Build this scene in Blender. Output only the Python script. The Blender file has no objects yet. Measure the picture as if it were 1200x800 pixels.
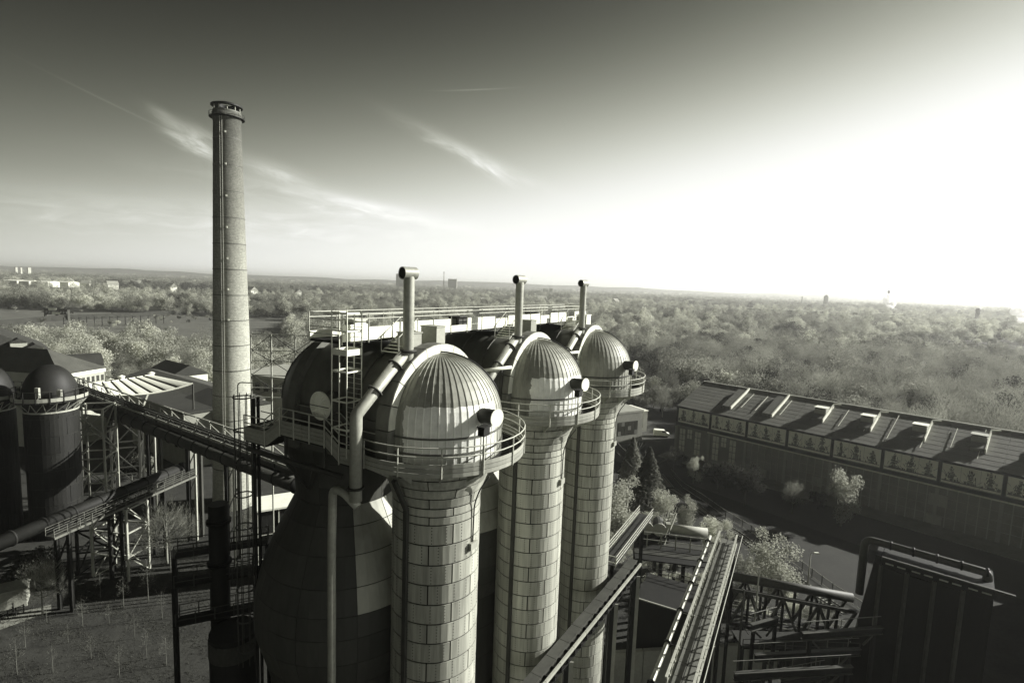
import bpy, bmesh, math, random
import numpy as np
from mathutils import Vector, Matrix
R_ = math.radians
scn = bpy.context.scene
COL = scn.collection

# ---------------------------------------------------------------- camera
CAM_H = 49.0
F_PX, PITCH, ROLL = 617.0, 0.104, 0.0355
fw = Vector((0, math.cos(PITCH), -math.sin(PITCH)))
r0 = Vector((1, 0, 0)); u0 = r0.cross(fw)
rt = r0 * math.cos(ROLL) + u0 * math.sin(ROLL)
up = u0 * math.cos(ROLL) - r0 * math.sin(ROLL)
cam_d = bpy.data.cameras.new('camera')
cam = bpy.data.objects.new('camera', cam_d); COL.objects.link(cam)
mw = Matrix.Identity(4)
for i in range(3):
    mw[i][0], mw[i][1], mw[i][2] = rt[i], up[i], -fw[i]
mw[0][3], mw[1][3], mw[2][3] = 0, 0, CAM_H
cam.matrix_world = mw
cam_d.sensor_width = 36.0
cam_d.lens = F_PX * 36.0 / 1200.0
cam_d.clip_start = 0.3; cam_d.clip_end = 60000
scn.camera = cam

# ---------------------------------------------------------------- light
SUN_AZ, SUN_EL = R_(74), R_(25)          # azimuth from +Y towards +X
sun_dir = Vector((math.sin(SUN_AZ) * math.cos(SUN_EL), math.cos(SUN_AZ) * math.cos(SUN_EL), math.sin(SUN_EL)))
sd = bpy.data.lights.new('sun', 'SUN'); sd.energy = 5.0; sd.angle = R_(0.5); sd.color = (1.0, 0.985, 0.94)
so = bpy.data.objects.new('sun', sd); COL.objects.link(so)
so.rotation_euler = (-sun_dir).to_track_quat('-Z', 'Y').to_euler()
so.location = (60, 0, 120)

world = bpy.data.worlds.new('World'); scn.world = world; world.use_nodes = True
def build_world():
    nt = world.node_tree; nt.nodes.clear(); N = nt.nodes.new; L = nt.links.new
    out = N('ShaderNodeOutputWorld'); bg = N('ShaderNodeBackground'); L(bg.outputs[0], out.inputs[0])
    sky = N('ShaderNodeTexSky'); sky.sky_type = 'NISHITA'; sky.sun_disc = False
    sky.sun_elevation = SUN_EL; sky.sun_rotation = SUN_AZ
    sky.air_density = 1.0; sky.dust_density = 4.0; sky.ozone_density = 1.0; sky.altitude = 50
    bw = N('ShaderNodeRGBToBW'); L(sky.outputs[0], bw.inputs[0])
    def math_(op, a, b=None, c=None):
        n = N('ShaderNodeMath'); n.operation = op
        for i, v in enumerate((a, b, c)):
            if v is None: continue
            if isinstance(v, (int, float)): n.inputs[i].default_value = v
            else: L(v, n.inputs[i])
        return n.outputs[0]
    v = math_('POWER', math_('MULTIPLY', bw.outputs[0], 1.0 / SKY_REF), SKY_POW)
    # thin cirrus streaks, a property of this sky in every direction they are placed in
    tc = N('ShaderNodeTexCoord'); sep = N('ShaderNodeSeparateXYZ'); L(tc.outputs['Generated'], sep.inputs[0])
    X, Y, Z = sep.outputs
    az = math_('ARCTAN2', X, Y); el = math_('ARCSINE', Z)
    # low hazy air glow: brighter towards the horizon and towards the sun, the same law all round
    sdv = N('ShaderNodeVectorMath'); sdv.operation = 'DOT_PRODUCT'; L(tc.outputs['Generated'], sdv.inputs[0]); sdv.inputs[1].default_value = sun_dir
    th = math_('ARCCOSINE', math_('MAXIMUM', math_('MINIMUM', sdv.outputs['Value'], 0.9999), -0.9999))
    gl = math_('MULTIPLY', math_('EXPONENT', math_('MULTIPLY', math_('MAXIMUM', el, 0.0), -HAZE_EL)), math_('EXPONENT', math_('MULTIPLY', th, -HAZE_TH)))
    gl = math_('MULTIPLY', gl, HAZE_C)
    gl = math_('MULTIPLY', math_('SUBTRACT', 1.0, math_('EXPONENT', math_('MULTIPLY', gl, -1.0 / HAZE_MAX))), HAZE_MAX)
    v = math_('ADD', v, gl)
    tot = None
    for (a0, e0, ang, lx, ly, amp, ns) in CIRRUS:
        ca, sa = math.cos(ang), math.sin(ang)
        da = math_('SUBTRACT', az, a0); de = math_('SUBTRACT', el, e0)
        p = math_('ADD', math_('MULTIPLY', da, ca), math_('MULTIPLY', de, sa))
        q = math_('SUBTRACT', math_('MULTIPLY', de, ca), math_('MULTIPLY', da, sa))
        if ns:
            cmb = N('ShaderNodeCombineXYZ'); L(math_('MULTIPLY', p, 6.0), cmb.inputs[0]); L(math_('MULTIPLY', q, 26.0), cmb.inputs[1])
            cmb.inputs[2].default_value = a0 * 31
            nz = N('ShaderNodeTexNoise'); nz.inputs['Scale'].default_value = 2.2; nz.inputs['Detail'].default_value = 7; nz.inputs['Roughness'].default_value = .62
            nz.inputs['Distortion'].default_value = .6
            L(cmb.outputs[0], nz.inputs['Vector'])
            q = math_('ADD', q, math_('MULTIPLY', math_('SUBTRACT', nz.outputs[0], 0.5), ly * 2.2))
            tex = math_('MULTIPLY', math_('POWER', nz.outputs[0], 2.0), 3.0)
        else: tex = 1.0
        e = math_('ADD', math_('POWER', math_('ABSOLUTE', math_('DIVIDE', p, lx)), 2.0), math_('POWER', math_('ABSOLUTE', math_('DIVIDE', q, ly)), 2.0))
        g = math_('MULTIPLY', math_('MULTIPLY', math_('EXPONENT', math_('MULTIPLY', e, -1.0)), amp), tex)
        tot = g if tot is None else math_('ADD', tot, g)
    if tot is not None:
        tot = math_('MINIMUM', tot, 1.6)
        v = math_('MULTIPLY', v, math_('ADD', tot, 1.0))
    # print tone: olive grey in the dark, neutral in the light
    mx = N('ShaderNodeMix'); mx.data_type = 'RGBA'
    mx.inputs[6].default_value = (1.0, 1.035, 0.80, 1); mx.inputs[7].default_value = (1.0, 1.012, 0.97, 1)
    L(math_('MINIMUM', math_('MULTIPLY', v, 1.1), 1.0), mx.inputs[0])
    sc = N('ShaderNodeVectorMath'); sc.operation = 'SCALE'; L(mx.outputs[2], sc.inputs[0]); L(v, sc.inputs[3])
    L(sc.outputs[0], bg.inputs[0]); bg.inputs[1].default_value = 0.1 * SKY_GAIN
SKY_REF, SKY_POW, SKY_GAIN = 60.0, 2.0, 5.2
HAZE_EL, HAZE_TH, HAZE_C, HAZE_MAX = 12.0, 2.55, 245.0, 1.1
CIRRUS = [  # azimuth, elevation, tilt, half length, half width, strength, textured
    (-.535, .212, -.30, .034, .015, 2.0, 1), (-.575, .235, -.45, .022, .007, 1.3, 1), (-.425, .180, -.22, .05, .012, .6, 1), (-.40, .150, -.10, .20, .022, .22, 1),
    (-.115, .245, -.36, .11, .012, .55, 1), (-.06, .215, -.50, .045, .008, .65, 1), (-.28, .135, -.16, .12, .010, .35, 1),
    (-.085, .338, .09, .055, .0011, .55, 0), (-.655, .245, -.33, .075, .0013, .30, 0), (-.60, .10, .02, .35, .03, .25, 1)]
build_world()
vs = scn.view_settings; vs.view_transform = 'Standard'; vs.look = 'None'; vs.exposure = 0.95; vs.gamma = 1.0; vs.use_curve_mapping = False
cy = scn.cycles
cy.use_denoising = True; cy.max_bounces = 5; cy.diffuse_bounces = 3; cy.glossy_bounces = 2; cy.transmission_bounces = 3
cy.volume_bounces = 1; cy.transparent_max_bounces = 6; cy.caustics_reflective = False; cy.caustics_refractive = False
scn.render.film_transparent = False

# ---------------------------------------------------------------- helpers
rng = random.Random(5); npr = np.random.default_rng(5)
Z = Vector((0, 0, 1))
def ray(px, py):
    return fw * F_PX + rt * (px - 600) - up * (py - 400)
def P(px, py, Y):                      # point on the sight line of a photo pixel at real depth Y
    d = ray(px, py); return Vector((0, 0, CAM_H)) + d * (Y / d.y)
def G(px, py, z=0.0):                  # the same on a level plane
    d = ray(px, py); return Vector((0, 0, CAM_H)) + d * ((z - CAM_H) / d.z)
WM = {}
def put(o, parent=None, W=None):
    W = W or Matrix.Identity(4); COL.objects.link(o); WM[o] = W
    if parent is not None:
        o.parent = parent; o.matrix_basis = WM[parent].inverted() @ W
    else: o.matrix_basis = W
    return o
def tag(o, label, cat, group=None, kind=None):
    if label: o['label'] = label
    if cat: o['category'] = cat
    if group: o['group'] = group
    if kind: o['kind'] = kind
    return o
def thing(name, loc, label, cat, group=None, rz=0.0):
    o = bpy.data.objects.new(name, None); o.empty_display_size = .5
    put(o, None, Matrix.Translation(loc) @ Matrix.Rotation(rz, 4, 'Z'))
    return tag(o, label, cat, group)
def copy_tree(o, W, parent=None):
    c = o.copy(); put(c, parent, W)
    for ch in KIDS.get(o, []):
        k = copy_tree(ch, W @ (WM[o].inverted() @ WM[ch]), c); KIDS.setdefault(c, []).append(k)
    return c
KIDS = {}
class MB:
    def __init__(s): s.v = []; s.f = []
    def add(s, vs, fs):
        n = len(s.v); s.v += [tuple(x) for x in vs]; s.f += [tuple(i + n for i in f) for f in fs]; return s
    def hexa(s, c8):
        return s.add(c8, [(0, 3, 2, 1), (4, 5, 6, 7), (0, 1, 5, 4), (1, 2, 6, 5), (2, 3, 7, 6), (3, 0, 4, 7)])
    def box(s, x0, x1, y0, y1, z0, z1):
        return s.hexa([(x0, y0, z0), (x1, y0, z0), (x1, y1, z0), (x0, y1, z0), (x0, y0, z1), (x1, y0, z1), (x1, y1, z1), (x0, y1, z1)])
    def bar(s, p, q, w, h=None, upv=Z):
        p, q = Vector(p), Vector(q); h = h or w; d = (q - p).normalized()
        a = d.cross(upv)
        if a.length < 1e-3: a = d.cross(Vector((1, 0, 0)))
        a.normalize(); b = a.cross(d); a = a * w / 2; b = b * h / 2
        return s.hexa([p - a - b, p + a - b, p + a + b, p - a + b, q - a - b, q + a - b, q + a + b, q - a + b])
    def tube(s, pts, r, n=8, cap=True):
        pts = [Vector(p) for p in pts]; rs = r if isinstance(r, (list, tuple)) else [r] * len(pts)
        vs = []; ref = None
        for i, p in enumerate(pts):
            d = (pts[min(i + 1, len(pts) - 1)] - pts[max(i - 1, 0)]).normalized()
            if ref is None: ref = d.cross(Z) if abs(d.z) < .95 else d.cross(Vector((1, 0, 0)))
            a = (ref - d * ref.dot(d)).normalized(); ref = a; b = d.cross(a)
            k = 1.0
            if 0 < i < len(pts) - 1:
                cs = (pts[i] - pts[i - 1]).normalized().dot((pts[i + 1] - pts[i]).normalized()); k = 1
            for j in range(n):
                t = 2 * math.pi * j / n; vs.append(p + (a * math.cos(t) + b * math.sin(t)) * rs[i] * k)
        fs = [(i * n + j, i * n + (j + 1) % n, (i + 1) * n + (j + 1) % n, (i + 1) * n + j) for i in range(len(pts) - 1) for j in range(n)]
        if cap: fs += [tuple(range(n))[::-1], tuple((len(pts) - 1) * n + j for j in range(n))]
        return s.add(vs, fs)
    def lathe(s, prof, n=32, a0=0, a1=2 * math.pi, c=(0, 0)):
        full = abs(a1 - a0 - 2 * math.pi) < 1e-6; m = n if full else n + 1
        vs = [(c[0] + r * math.cos(a0 + (a1 - a0) * j / n), c[1] + r * math.sin(a0 + (a1 - a0) * j / n), z) for r, z in prof for j in range(m)]
        fs = [(i * m + j, i * m + (j + 1) % m, (i + 1) * m + (j + 1) % m, (i + 1) * m + j) for i in range(len(prof) - 1) for j in range(n)]
        return s.add(vs, fs)
    def mesh(s, name, mat, smooth=False):
        me = bpy.data.meshes.new(name); me.from_pydata(s.v, [], s.f)
        if mat: me.materials.append(mat)
        if smooth: me.shade_smooth()
        me.update(); return me
    def build(s, name, mat, parent=None, W=None, smooth=False, local=False):
        """local: vertices are given in the parent's frame; else in world space (or moved by W)"""
        o = bpy.data.objects.new(name, s.mesh(name, mat, smooth))
        if local: W = WM[parent] @ (W or Matrix.Identity(4))
        elif W is None and parent is not None:
            W = WM[parent].copy(); inv = W.inverted()
            for vv in o.data.vertices: vv.co = inv @ vv.co
        put(o, parent, W)
        if parent is not None: KIDS.setdefault(parent, []).append(o)
        return o
def child(name, me, parent, L):        # a piece that shares mesh data, L in the parent's frame
    o = bpy.data.objects.new(name, me); put(o, parent, WM[parent] @ L); KIDS.setdefault(parent, []).append(o); return o
_u = {}
def unit(kind, mat, n=10):
    k = (kind, mat.name, n)
    if k not in _u:
        m = MB()
        if kind == 'box': m.box(-.5, .5, -.5, .5, 0, 1)
        else: m.lathe([(0, 0), (1, 0), (1, 1), (0, 1)], n)
        me = m.mesh('unit_' + kind, mat)
        if kind != 'box':
            me.shade_smooth()
            for p in me.polygons:
                if abs(p.normal.z) > .9: p.use_smooth = False
        _u[k] = me
    return _u[k]
def frame(p, q, w, h, upv=Z):
    p, q = Vector(p), Vector(q); d = q - p; L = d.length; d = d / L
    a = d.cross(upv)
    if a.length < 1e-3: a = d.cross(Vector((1, 0, 0)))
    a.normalize(); b = d.cross(a)
    m = Matrix.Identity(4)
    for i in range(3): m[i][0], m[i][1], m[i][2], m[i][3] = a[i] * w, b[i] * h, d[i] * L, p[i]
    return m
def bar(name, p, q, w, h, mat, parent, local=False, upv=Z):
    F = frame(p, q, w, h or w, upv); W = WM[parent] @ F if local else F
    o = bpy.data.objects.new(name, unit('box', mat)); put(o, parent, W)
    KIDS.setdefault(parent, []).append(o); return o
def rod(name, p, q, r, mat, parent, local=False, n=10):
    F = frame(p, q, r, r); W = WM[parent] @ F if local else F
    o = bpy.data.objects.new(name, unit('rod', mat, n)); put(o, parent, W)
    KIDS.setdefault(parent, []).append(o); return o
def rounded(pts, r=.6, k=4):
    pts = [Vector(p) for p in pts]; out = [pts[0]]
    for i in range(1, len(pts) - 1):
        a, b, c = pts[i - 1], pts[i], pts[i + 1]
        ra = min(r, (a - b).length * .45, (c - b).length * .45)
        p0 = b + (a - b).normalized() * ra; p1 = b + (c - b).normalized() * ra
        for j in range(k + 1):
            t = j / k; out.append(p0 * (1 - t) ** 2 + b * 2 * t * (1 - t) + p1 * t * t)
    return out + [pts[-1]]

# ---------------------------------------------------------------- materials (a toned monochrome print: every colour is a grey with an olive cast)
TINT = (1.0, 1.015, 0.865)
def mat(name, v, rough=.75, var=.35, scale=.6, stretch=1.0, fine=8.0, metal=0.0, bump=0.0, rnd=0.0, lo=None, spec=.3):
    m = bpy.data.materials.new(name); m.use_nodes = True; nt = m.node_tree; N = nt.nodes.new; L = nt.links.new
    b = nt.nodes['Principled BSDF']; b.inputs['Roughness'].default_value = rough; b.inputs['Metallic'].default_value = metal
    b.inputs['Specular IOR Level'].default_value = spec
    g = N('ShaderNodeNewGeometry'); mp = N('ShaderNodeMapping'); mp.inputs['Scale'].default_value = (1, 1, 1 / stretch); L(g.outputs['Position'], mp.inputs[0])
    n1 = N('ShaderNodeTexNoise'); n1.inputs['Scale'].default_value = scale; n1.inputs['Detail'].default_value = 5; n1.inputs['Roughness'].default_value = .6; L(mp.outputs[0], n1.inputs['Vector'])
    n2 = N('ShaderNodeTexNoise'); n2.inputs['Scale'].default_value = scale * fine; n2.inputs['Detail'].default_value = 3; L(mp.outputs[0], n2.inputs['Vector'])
    def mth(op, a, c):
        n = N('ShaderNodeMath'); n.operation = op
        for i, x in enumerate((a, c)):
            if isinstance(x, (int, float)): n.inputs[i].default_value = x
            else: L(x, n.inputs[i])
        return n.outputs[0]
    t = mth('ADD', mth('MULTIPLY', mth('SUBTRACT', n1.outputs[0], .5), 2.6 * var), mth('MULTIPLY', mth('SUBTRACT', n2.outputs[0], .5), 1.4 * var))
    t = mth('MAXIMUM', mth('ADD', t, 1.0), .25)
    if rnd:
        oi = N('ShaderNodeObjectInfo'); t = mth('MULTIPLY', t, mth('ADD', mth('MULTIPLY', mth('SUBTRACT', oi.outputs['Random'], .5), 2 * rnd), 1.0))
    t = mth('MULTIPLY', t, v); t = mth('MINIMUM', t, .85)
    cb = N('ShaderNodeVectorMath'); cb.operation = 'SCALE'; cb.inputs[0].default_value = TINT; L(t, cb.inputs[3]); L(cb.outputs[0], b.inputs['Base Color'])
    if bump:
        bp = N('ShaderNodeBump'); bp.inputs['Strength'].default_value = .6; bp.inputs['Distance'].default_value = bump; L(n2.outputs[0], bp.inputs['Height']); L(bp.outputs[0], b.inputs['Normal'])
    m['v'] = v
    return m
M = {}
def defmat(k, *a, **kw): M[k] = mat(k, *a, **kw)
defmat('plate', .385, .55, .48, 1.1, 14.0, 4, rnd=.09, metal=.15)
defmat('joint', .045, .9)
defmat('cladding', .28, .55, .40, 1.0, 10.0, 5, rnd=.08, metal=.15)
defmat('arch_band', .13, .6, .3, .6, 3.0, rnd=.1)  # outer side of the arch ring, its shade painted in as darker colour
defmat('greysteel', .13, .6, .3, .6, 2.0)
defmat('field', .10, .95, .4, .05, 1.0, 12)
defmat('arch', .60, .6, .22, .6, 3.0, rnd=.08)  # front face of the same ring, sunlight painted in as paler colour
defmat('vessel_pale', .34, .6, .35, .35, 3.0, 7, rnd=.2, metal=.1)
defmat('roof_mid', .07, .8, .35, .3, 1.0, 8)
defmat('vessel', .055, .6, .35, .35, 3.0, 7, rnd=.22, metal=.1)
defmat('rust_shell', .12, .42, .4, .3, 2.5, 7, metal=.1)
defmat('band', .11, .6, .3, .5)
defmat('gallery', .30, .65, .25, .8, 1.0, 6, rnd=.15)
defmat('rail', .42, .55, .2, 1.0)
defmat('white_sheet', .74, .6, .14, .8, 2.0, rnd=.06)
defmat('grating', .022, .9, .3, 3)
defmat('pipe', .33, .5, .3, .6, 1.0, metal=.2)
defmat('darksteel', .014, .65, .4, .5, 2.0, metal=.1)
defmat('midsteel', .055, .6, .4, .5, 2.0, metal=.1)
defmat('palesteel', .33, .6, .25, .6, 2.0)
defmat('tank', .012, .6, .4, .3, 4.0, rnd=.2)
defmat('concrete', .30, .9, .25, .4, 1.0, bump=.02)
defmat('asphalt', .05, .9, .22, .12, 1.0, 12)
defmat('paving', .20, .9, .25, .3, 1.0, 10)
defmat('soil', .032, .95, .7, .3, 1.0, 9, bump=.08)
defmat('lawn', .03, .95, .5, .15, 1.0, 14)
defmat('brick', .23, .9, .3, .35, 1.0, 12)
defmat('brick_pale', .36, .9, .25, .35, 1.0, 12)
defmat('roof_sheet', .145, .8, .28, .3, 1.0, 8, rnd=.10)
defmat('roof_dark', .035, .85, .35, .3, 1.0, 8)
defmat('white', .84, .6, .08, .8)
defmat('print', .15, .8, .5, 1.2)
defmat('glass', .05, .15, .3, .4, spec=.6)
defmat('pane', .62, .3, .3, .5, spec=.5)
defmat('bark', .10, .95, .3, 2.0, 3.0)
defmat('bark_dark', .05, .95, .3, 2.0, 3.0)
defmat('bark_pale', .22, .95, .3, 2.0, 3.0)
defmat('timber', .26, .85, .3, .8)
defmat('fabric', .78, .7, .10, .4)
defmat('rubber', .03, .8)
defmat('cloth_dark', .05, .9)
defmat('skin', .35, .7)
defmat('pale_far', .62, .7, .15, .05)
defmat('grey_far', .26, .8, .2, .05)
def leaf(name, v, var=.35):
    m = bpy.data.materials.new(name); m.use_nodes = True; nt = m.node_tree; nt.nodes.clear(); N = nt.nodes.new; L = nt.links.new
    out = N('ShaderNodeOutputMaterial'); mix = N('ShaderNodeMixShader'); mix.inputs[0].default_value = .45
    d = N('ShaderNodeBsdfDiffuse'); t = N('ShaderNodeBsdfTranslucent')
    g = N('ShaderNodeNewGeometry'); n = N('ShaderNodeTexNoise'); n.inputs['Scale'].default_value = .5; n.inputs['Detail'].default_value = 3; L(g.outputs['Position'], n.inputs['Vector'])
    oi = N('ShaderNodeObjectInfo')
    a = N('ShaderNodeMath'); a.operation = 'MULTIPLY_ADD'; a.inputs[1].default_value = 2.2 * var; a.inputs[2].default_value = 1 - 1.1 * var; L(n.outputs[0], a.inputs[0])
    b = N('ShaderNodeMath'); b.operation = 'MULTIPLY_ADD'; b.inputs[1].default_value = .8; b.inputs[2].default_value = .6; L(oi.outputs['Random'], b.inputs[0])
    c = N('ShaderNodeMath'); c.operation = 'MULTIPLY'; L(a.outputs[0], c.inputs[0]); L(b.outputs[0], c.inputs[1])
    c2 = N('ShaderNodeMath'); c2.operation = 'MULTIPLY'; L(c.outputs[0], c2.inputs[0]); c2.inputs[1].default_value = v
    s = N('ShaderNodeVectorMath'); s.operation = 'SCALE'; s.inputs[0].default_value = TINT; L(c2.outputs[0], s.inputs[3])
    L(s.outputs[0], d.inputs[0]); L(s.outputs[0], t.inputs[0]); L(d.outputs[0], mix.inputs[1]); L(t.outputs[0], mix.inputs[2]); L(mix.outputs[0], out.inputs[0])
    return m
M['leaf'] = leaf('leaf', .21); M['leaf_pale'] = leaf('leaf_pale', .42); M['leaf_dark'] = leaf('leaf_dark', .05); M['twig'] = leaf('twig', .24, .25); M['weed'] = leaf('weed', .09, .3)

# ---------------------------------------------------------------- the setting: ground
def sheet(name, pts, z, m, label=None):
    o = MB().add([(p[0], p[1], z) for p in pts], [tuple(range(len(pts)))]).build(name, m); o['kind'] = 'structure'
    if label: o['label'] = label
    return o
def strip(name, line, w0, w1, z, m):
    """a ribbon along a polyline, from w0 to w1 to the side"""
    L = [Vector((p[0], p[1], 0)) for p in line]; vs = []
    for i, p in enumerate(L):
        d = (L[min(i + 1, len(L) - 1)] - L[max(i - 1, 0)]).normalized(); n = Vector((-d.y, d.x, 0))
        vs += [p + n * w0 + Z * z, p + n * w1 + Z * z]
    o = MB().add(vs, [(2 * i, 2 * i + 2, 2 * i + 3, 2 * i + 1) for i in range(len(L) - 1)]).build(name, m); o['kind'] = 'structure'; return o
sheet('ground', [(-14000, -600), (14000, -600), (14000, 14000), (-14000, 14000)], 0, M['lawn'])

# ---------------------------------------------------------------- hot blast stoves
S0 = Vector((-4.48, 32.63, 0)); U = Vector((.499, .867, 0)); V = Vector((-.867, .499, 0)); ROT = math.atan2(.867, .499)
PITCH_S = 13.144
def T(x=0, y=0, z=0): return Matrix.Translation((x, y, z))
def RZ(a): return Matrix.Rotation(a, 4, 'Z')
def curved(r0, z0, r1, z1, da, th=.05, n=7, gap=.05):
    """a plate bent round the z axis, centred on angle 0, with open joints on its edges"""
    m = MB(); g = gap / 2; h = z1 - z0
    ra, rb = r0 + (r1 - r0) * g / h, r1 - (r1 - r0) * g / h; za, zb = z0 + g, z1 - g
    vs = []
    for i in range(n + 1):
        for (r, z) in ((ra, za), (rb, zb)):
            a = (-da / 2 + g / max(r, .3)) + (da - 2 * g / max(r, .3)) * i / n
            for t in (th, 0): vs.append(((r + t) * math.cos(a), (r + t) * math.sin(a), z))
    fs = []
    for i in range(n):
        a, b = 4 * i, 4 * i + 4
        fs += [(a, b, b + 2, a + 2), (a, a + 1, b + 1, b), (a + 2, b + 2, b + 3, a + 3)]
    fs += [(0, 2, 3, 1), (4 * n, 4 * n + 1, 4 * n + 3, 4 * n + 2)]
    return m.add(vs, fs)
def dome_panel(da, prof, seam=.032):
    m = MB(); k = [(0, 0), (da * .80, 0), (da * .84, seam), (da * .97, seam), (da, 0)]; vs = []
    for r, z, nr, nz in prof:
        for a, o in k:
            s = min(1.0, r / 1.2); vs.append(((r + nr * o * s) * math.cos(a), (r + nr * o * s) * math.sin(a), z + nz * o * s))
    w = len(k)
    return m.add(vs, [(i * w + j, i * w + j + 1, (i + 1) * w + j + 1, (i + 1) * w + j) for i in range(len(prof) - 1) for j in range(w - 1)])
ROWH = 1.248; ZTOP = 34.76; ZG = 38.75; ZC = 40.7; RD = 4.0
def riveted(mb, da, h):
    me0 = mb.mesh('shaft_plate', M['plate']); me0.materials.append(M['band']); nf = len(mb.f)
    for fa in (-.30, .06, .36):
        for q in range(6):
            z = h * (q + .7) / 6.4; a = da * fa; r = 2.80; w = .028
            c, s = math.cos(a), math.sin(a); ctr = Vector((r * c, r * s, z)); tx = Vector((-s, c, 0)) * w; n = Vector((c, s, 0)) * .025
            mb.add([ctr - tx - Z * w, ctr + tx - Z * w, ctr + tx + Z * w, ctr - tx + Z * w, ctr + n], [(0, 1, 4), (1, 2, 4), (2, 3, 4), (3, 0, 4)])
    me = mb.mesh('shaft_plate', M['plate']); me.materials.append(M['darksteel'])
    for p in me.polygons:
        if p.index >= nf: p.material_index = 1
    return me
plate_me = riveted(curved(2.75, 0, 2.75, ROWH, R_(60), gap=.085), R_(60), ROWH)
half_me = curved(2.75, 0, 2.75, .50, R_(60), gap=.07).mesh('shaft_plate_low', M['plate'])
fl_me = [curved(a, b, c, d, R_(60), gap=.06).mesh('flare_plate', M['plate']) for a, b, c, d in ((2.75, 0, 2.90, .62), (2.90, 0, 3.14, .62), (3.14, 0, 3.46, .66), (3.46, 0, 3.95, .95))]
prof_d = [(RD, ZG, 1, 0), (RD, 39.7, 1, 0), (RD, 40.2, 1, 0)] + [(max(RD * math.cos(t), .05), ZC + RD * math.sin(t), math.cos(t), math.sin(t)) for t in [math.pi / 2 * k / 11 for k in range(12)]]
ND = 28
def clad_mat(name, patch, root):
    m = M['cladding'].copy(); m.name = name; nt = m.node_tree; N = nt.nodes.new; L = nt.links.new
    if not patch: return m
    b = nt.nodes['Principled BSDF']; old = b.inputs['Base Color'].links[0].from_socket
    tc = N('ShaderNodeTexCoord'); tc.object = root; sp = N('ShaderNodeSeparateXYZ'); L(tc.outputs['Object'], sp.inputs[0])
    def mth(op, a, c=0):
        n = N('ShaderNodeMath'); n.operation = op
        for i, x in enumerate((a, c)):
            if isinstance(x, (int, float)): n.inputs[i].default_value = x
            else: L(x, n.inputs[i])
        return n.outputs[0]
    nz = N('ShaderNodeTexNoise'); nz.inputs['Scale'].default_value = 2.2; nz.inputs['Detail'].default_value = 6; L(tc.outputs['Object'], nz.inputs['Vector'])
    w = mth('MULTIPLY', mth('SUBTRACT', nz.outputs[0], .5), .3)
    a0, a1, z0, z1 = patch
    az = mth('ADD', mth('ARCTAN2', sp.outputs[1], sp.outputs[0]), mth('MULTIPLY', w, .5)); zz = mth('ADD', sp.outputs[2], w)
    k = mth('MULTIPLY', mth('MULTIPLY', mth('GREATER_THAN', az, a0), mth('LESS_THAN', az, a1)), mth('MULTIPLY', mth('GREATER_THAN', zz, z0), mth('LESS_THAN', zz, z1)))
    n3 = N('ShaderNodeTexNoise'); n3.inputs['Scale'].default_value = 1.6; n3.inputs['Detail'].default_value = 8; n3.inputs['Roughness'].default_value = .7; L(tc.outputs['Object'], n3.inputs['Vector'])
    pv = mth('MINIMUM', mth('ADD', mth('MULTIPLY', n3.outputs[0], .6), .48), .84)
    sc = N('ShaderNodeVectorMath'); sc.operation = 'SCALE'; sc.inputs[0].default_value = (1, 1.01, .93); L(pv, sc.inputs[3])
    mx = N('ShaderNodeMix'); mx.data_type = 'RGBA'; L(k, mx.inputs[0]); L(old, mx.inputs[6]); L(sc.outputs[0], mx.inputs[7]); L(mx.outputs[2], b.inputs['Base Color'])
    return m
def stilted(r, zc, z0, y, n=16):
    pts = [(-r, y, z0)] + [(-r * math.cos(math.pi * k / n), y, zc + r * math.sin(math.pi * k / n)) for k in range(n + 1)] + [(r, y, z0)]
    return pts
def loft(secs):
    m = MB(); n = len(secs[0]); m.add([p for s in secs for p in s], [(i * n + j, i * n + j + 1, (i + 1) * n + j + 1, (i + 1) * n + j) for i in range(len(secs) - 1) for j in range(n - 1)]); return m
LV = 8.2                                   # distance from combustion shaft to checker vessel
vessel_prof = [(4.25, 38.6), (3.9, 37.2), (3.45, 35.4), (3.35, 34.2), (3.95, 33.0), (4.75, 31.4), (5.48, 29.6), (5.95, 28.0), (6.13, 26.6), (6.1, 24.9), (5.55, 23.0), (5.1, 21.4), (5.1, 18.6), (5.1, 15.8), (5.1, 13.0), (5.1, 10.2), (5.1, 7.4), (5.1, 4.6), (5.1, 1.6)]
stove_labels = ['nearest of three stove towers, ribbed dome with a broad pale patch',
                'middle stove tower of the three, ribbed dome with pale patch behind the nearest one',
                'farthest stove tower of the three, ribbed dome without a pale patch']
def arc_rail(r, z, a0, a1, ext0=0, ext1=0, rr=.035, n=20):
    pts = [(r * math.cos(a0 + (a1 - a0) * k / n), r * math.sin(a0 + (a1 - a0) * k / n), z) for k in range(n + 1)]
    return pts
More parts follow.
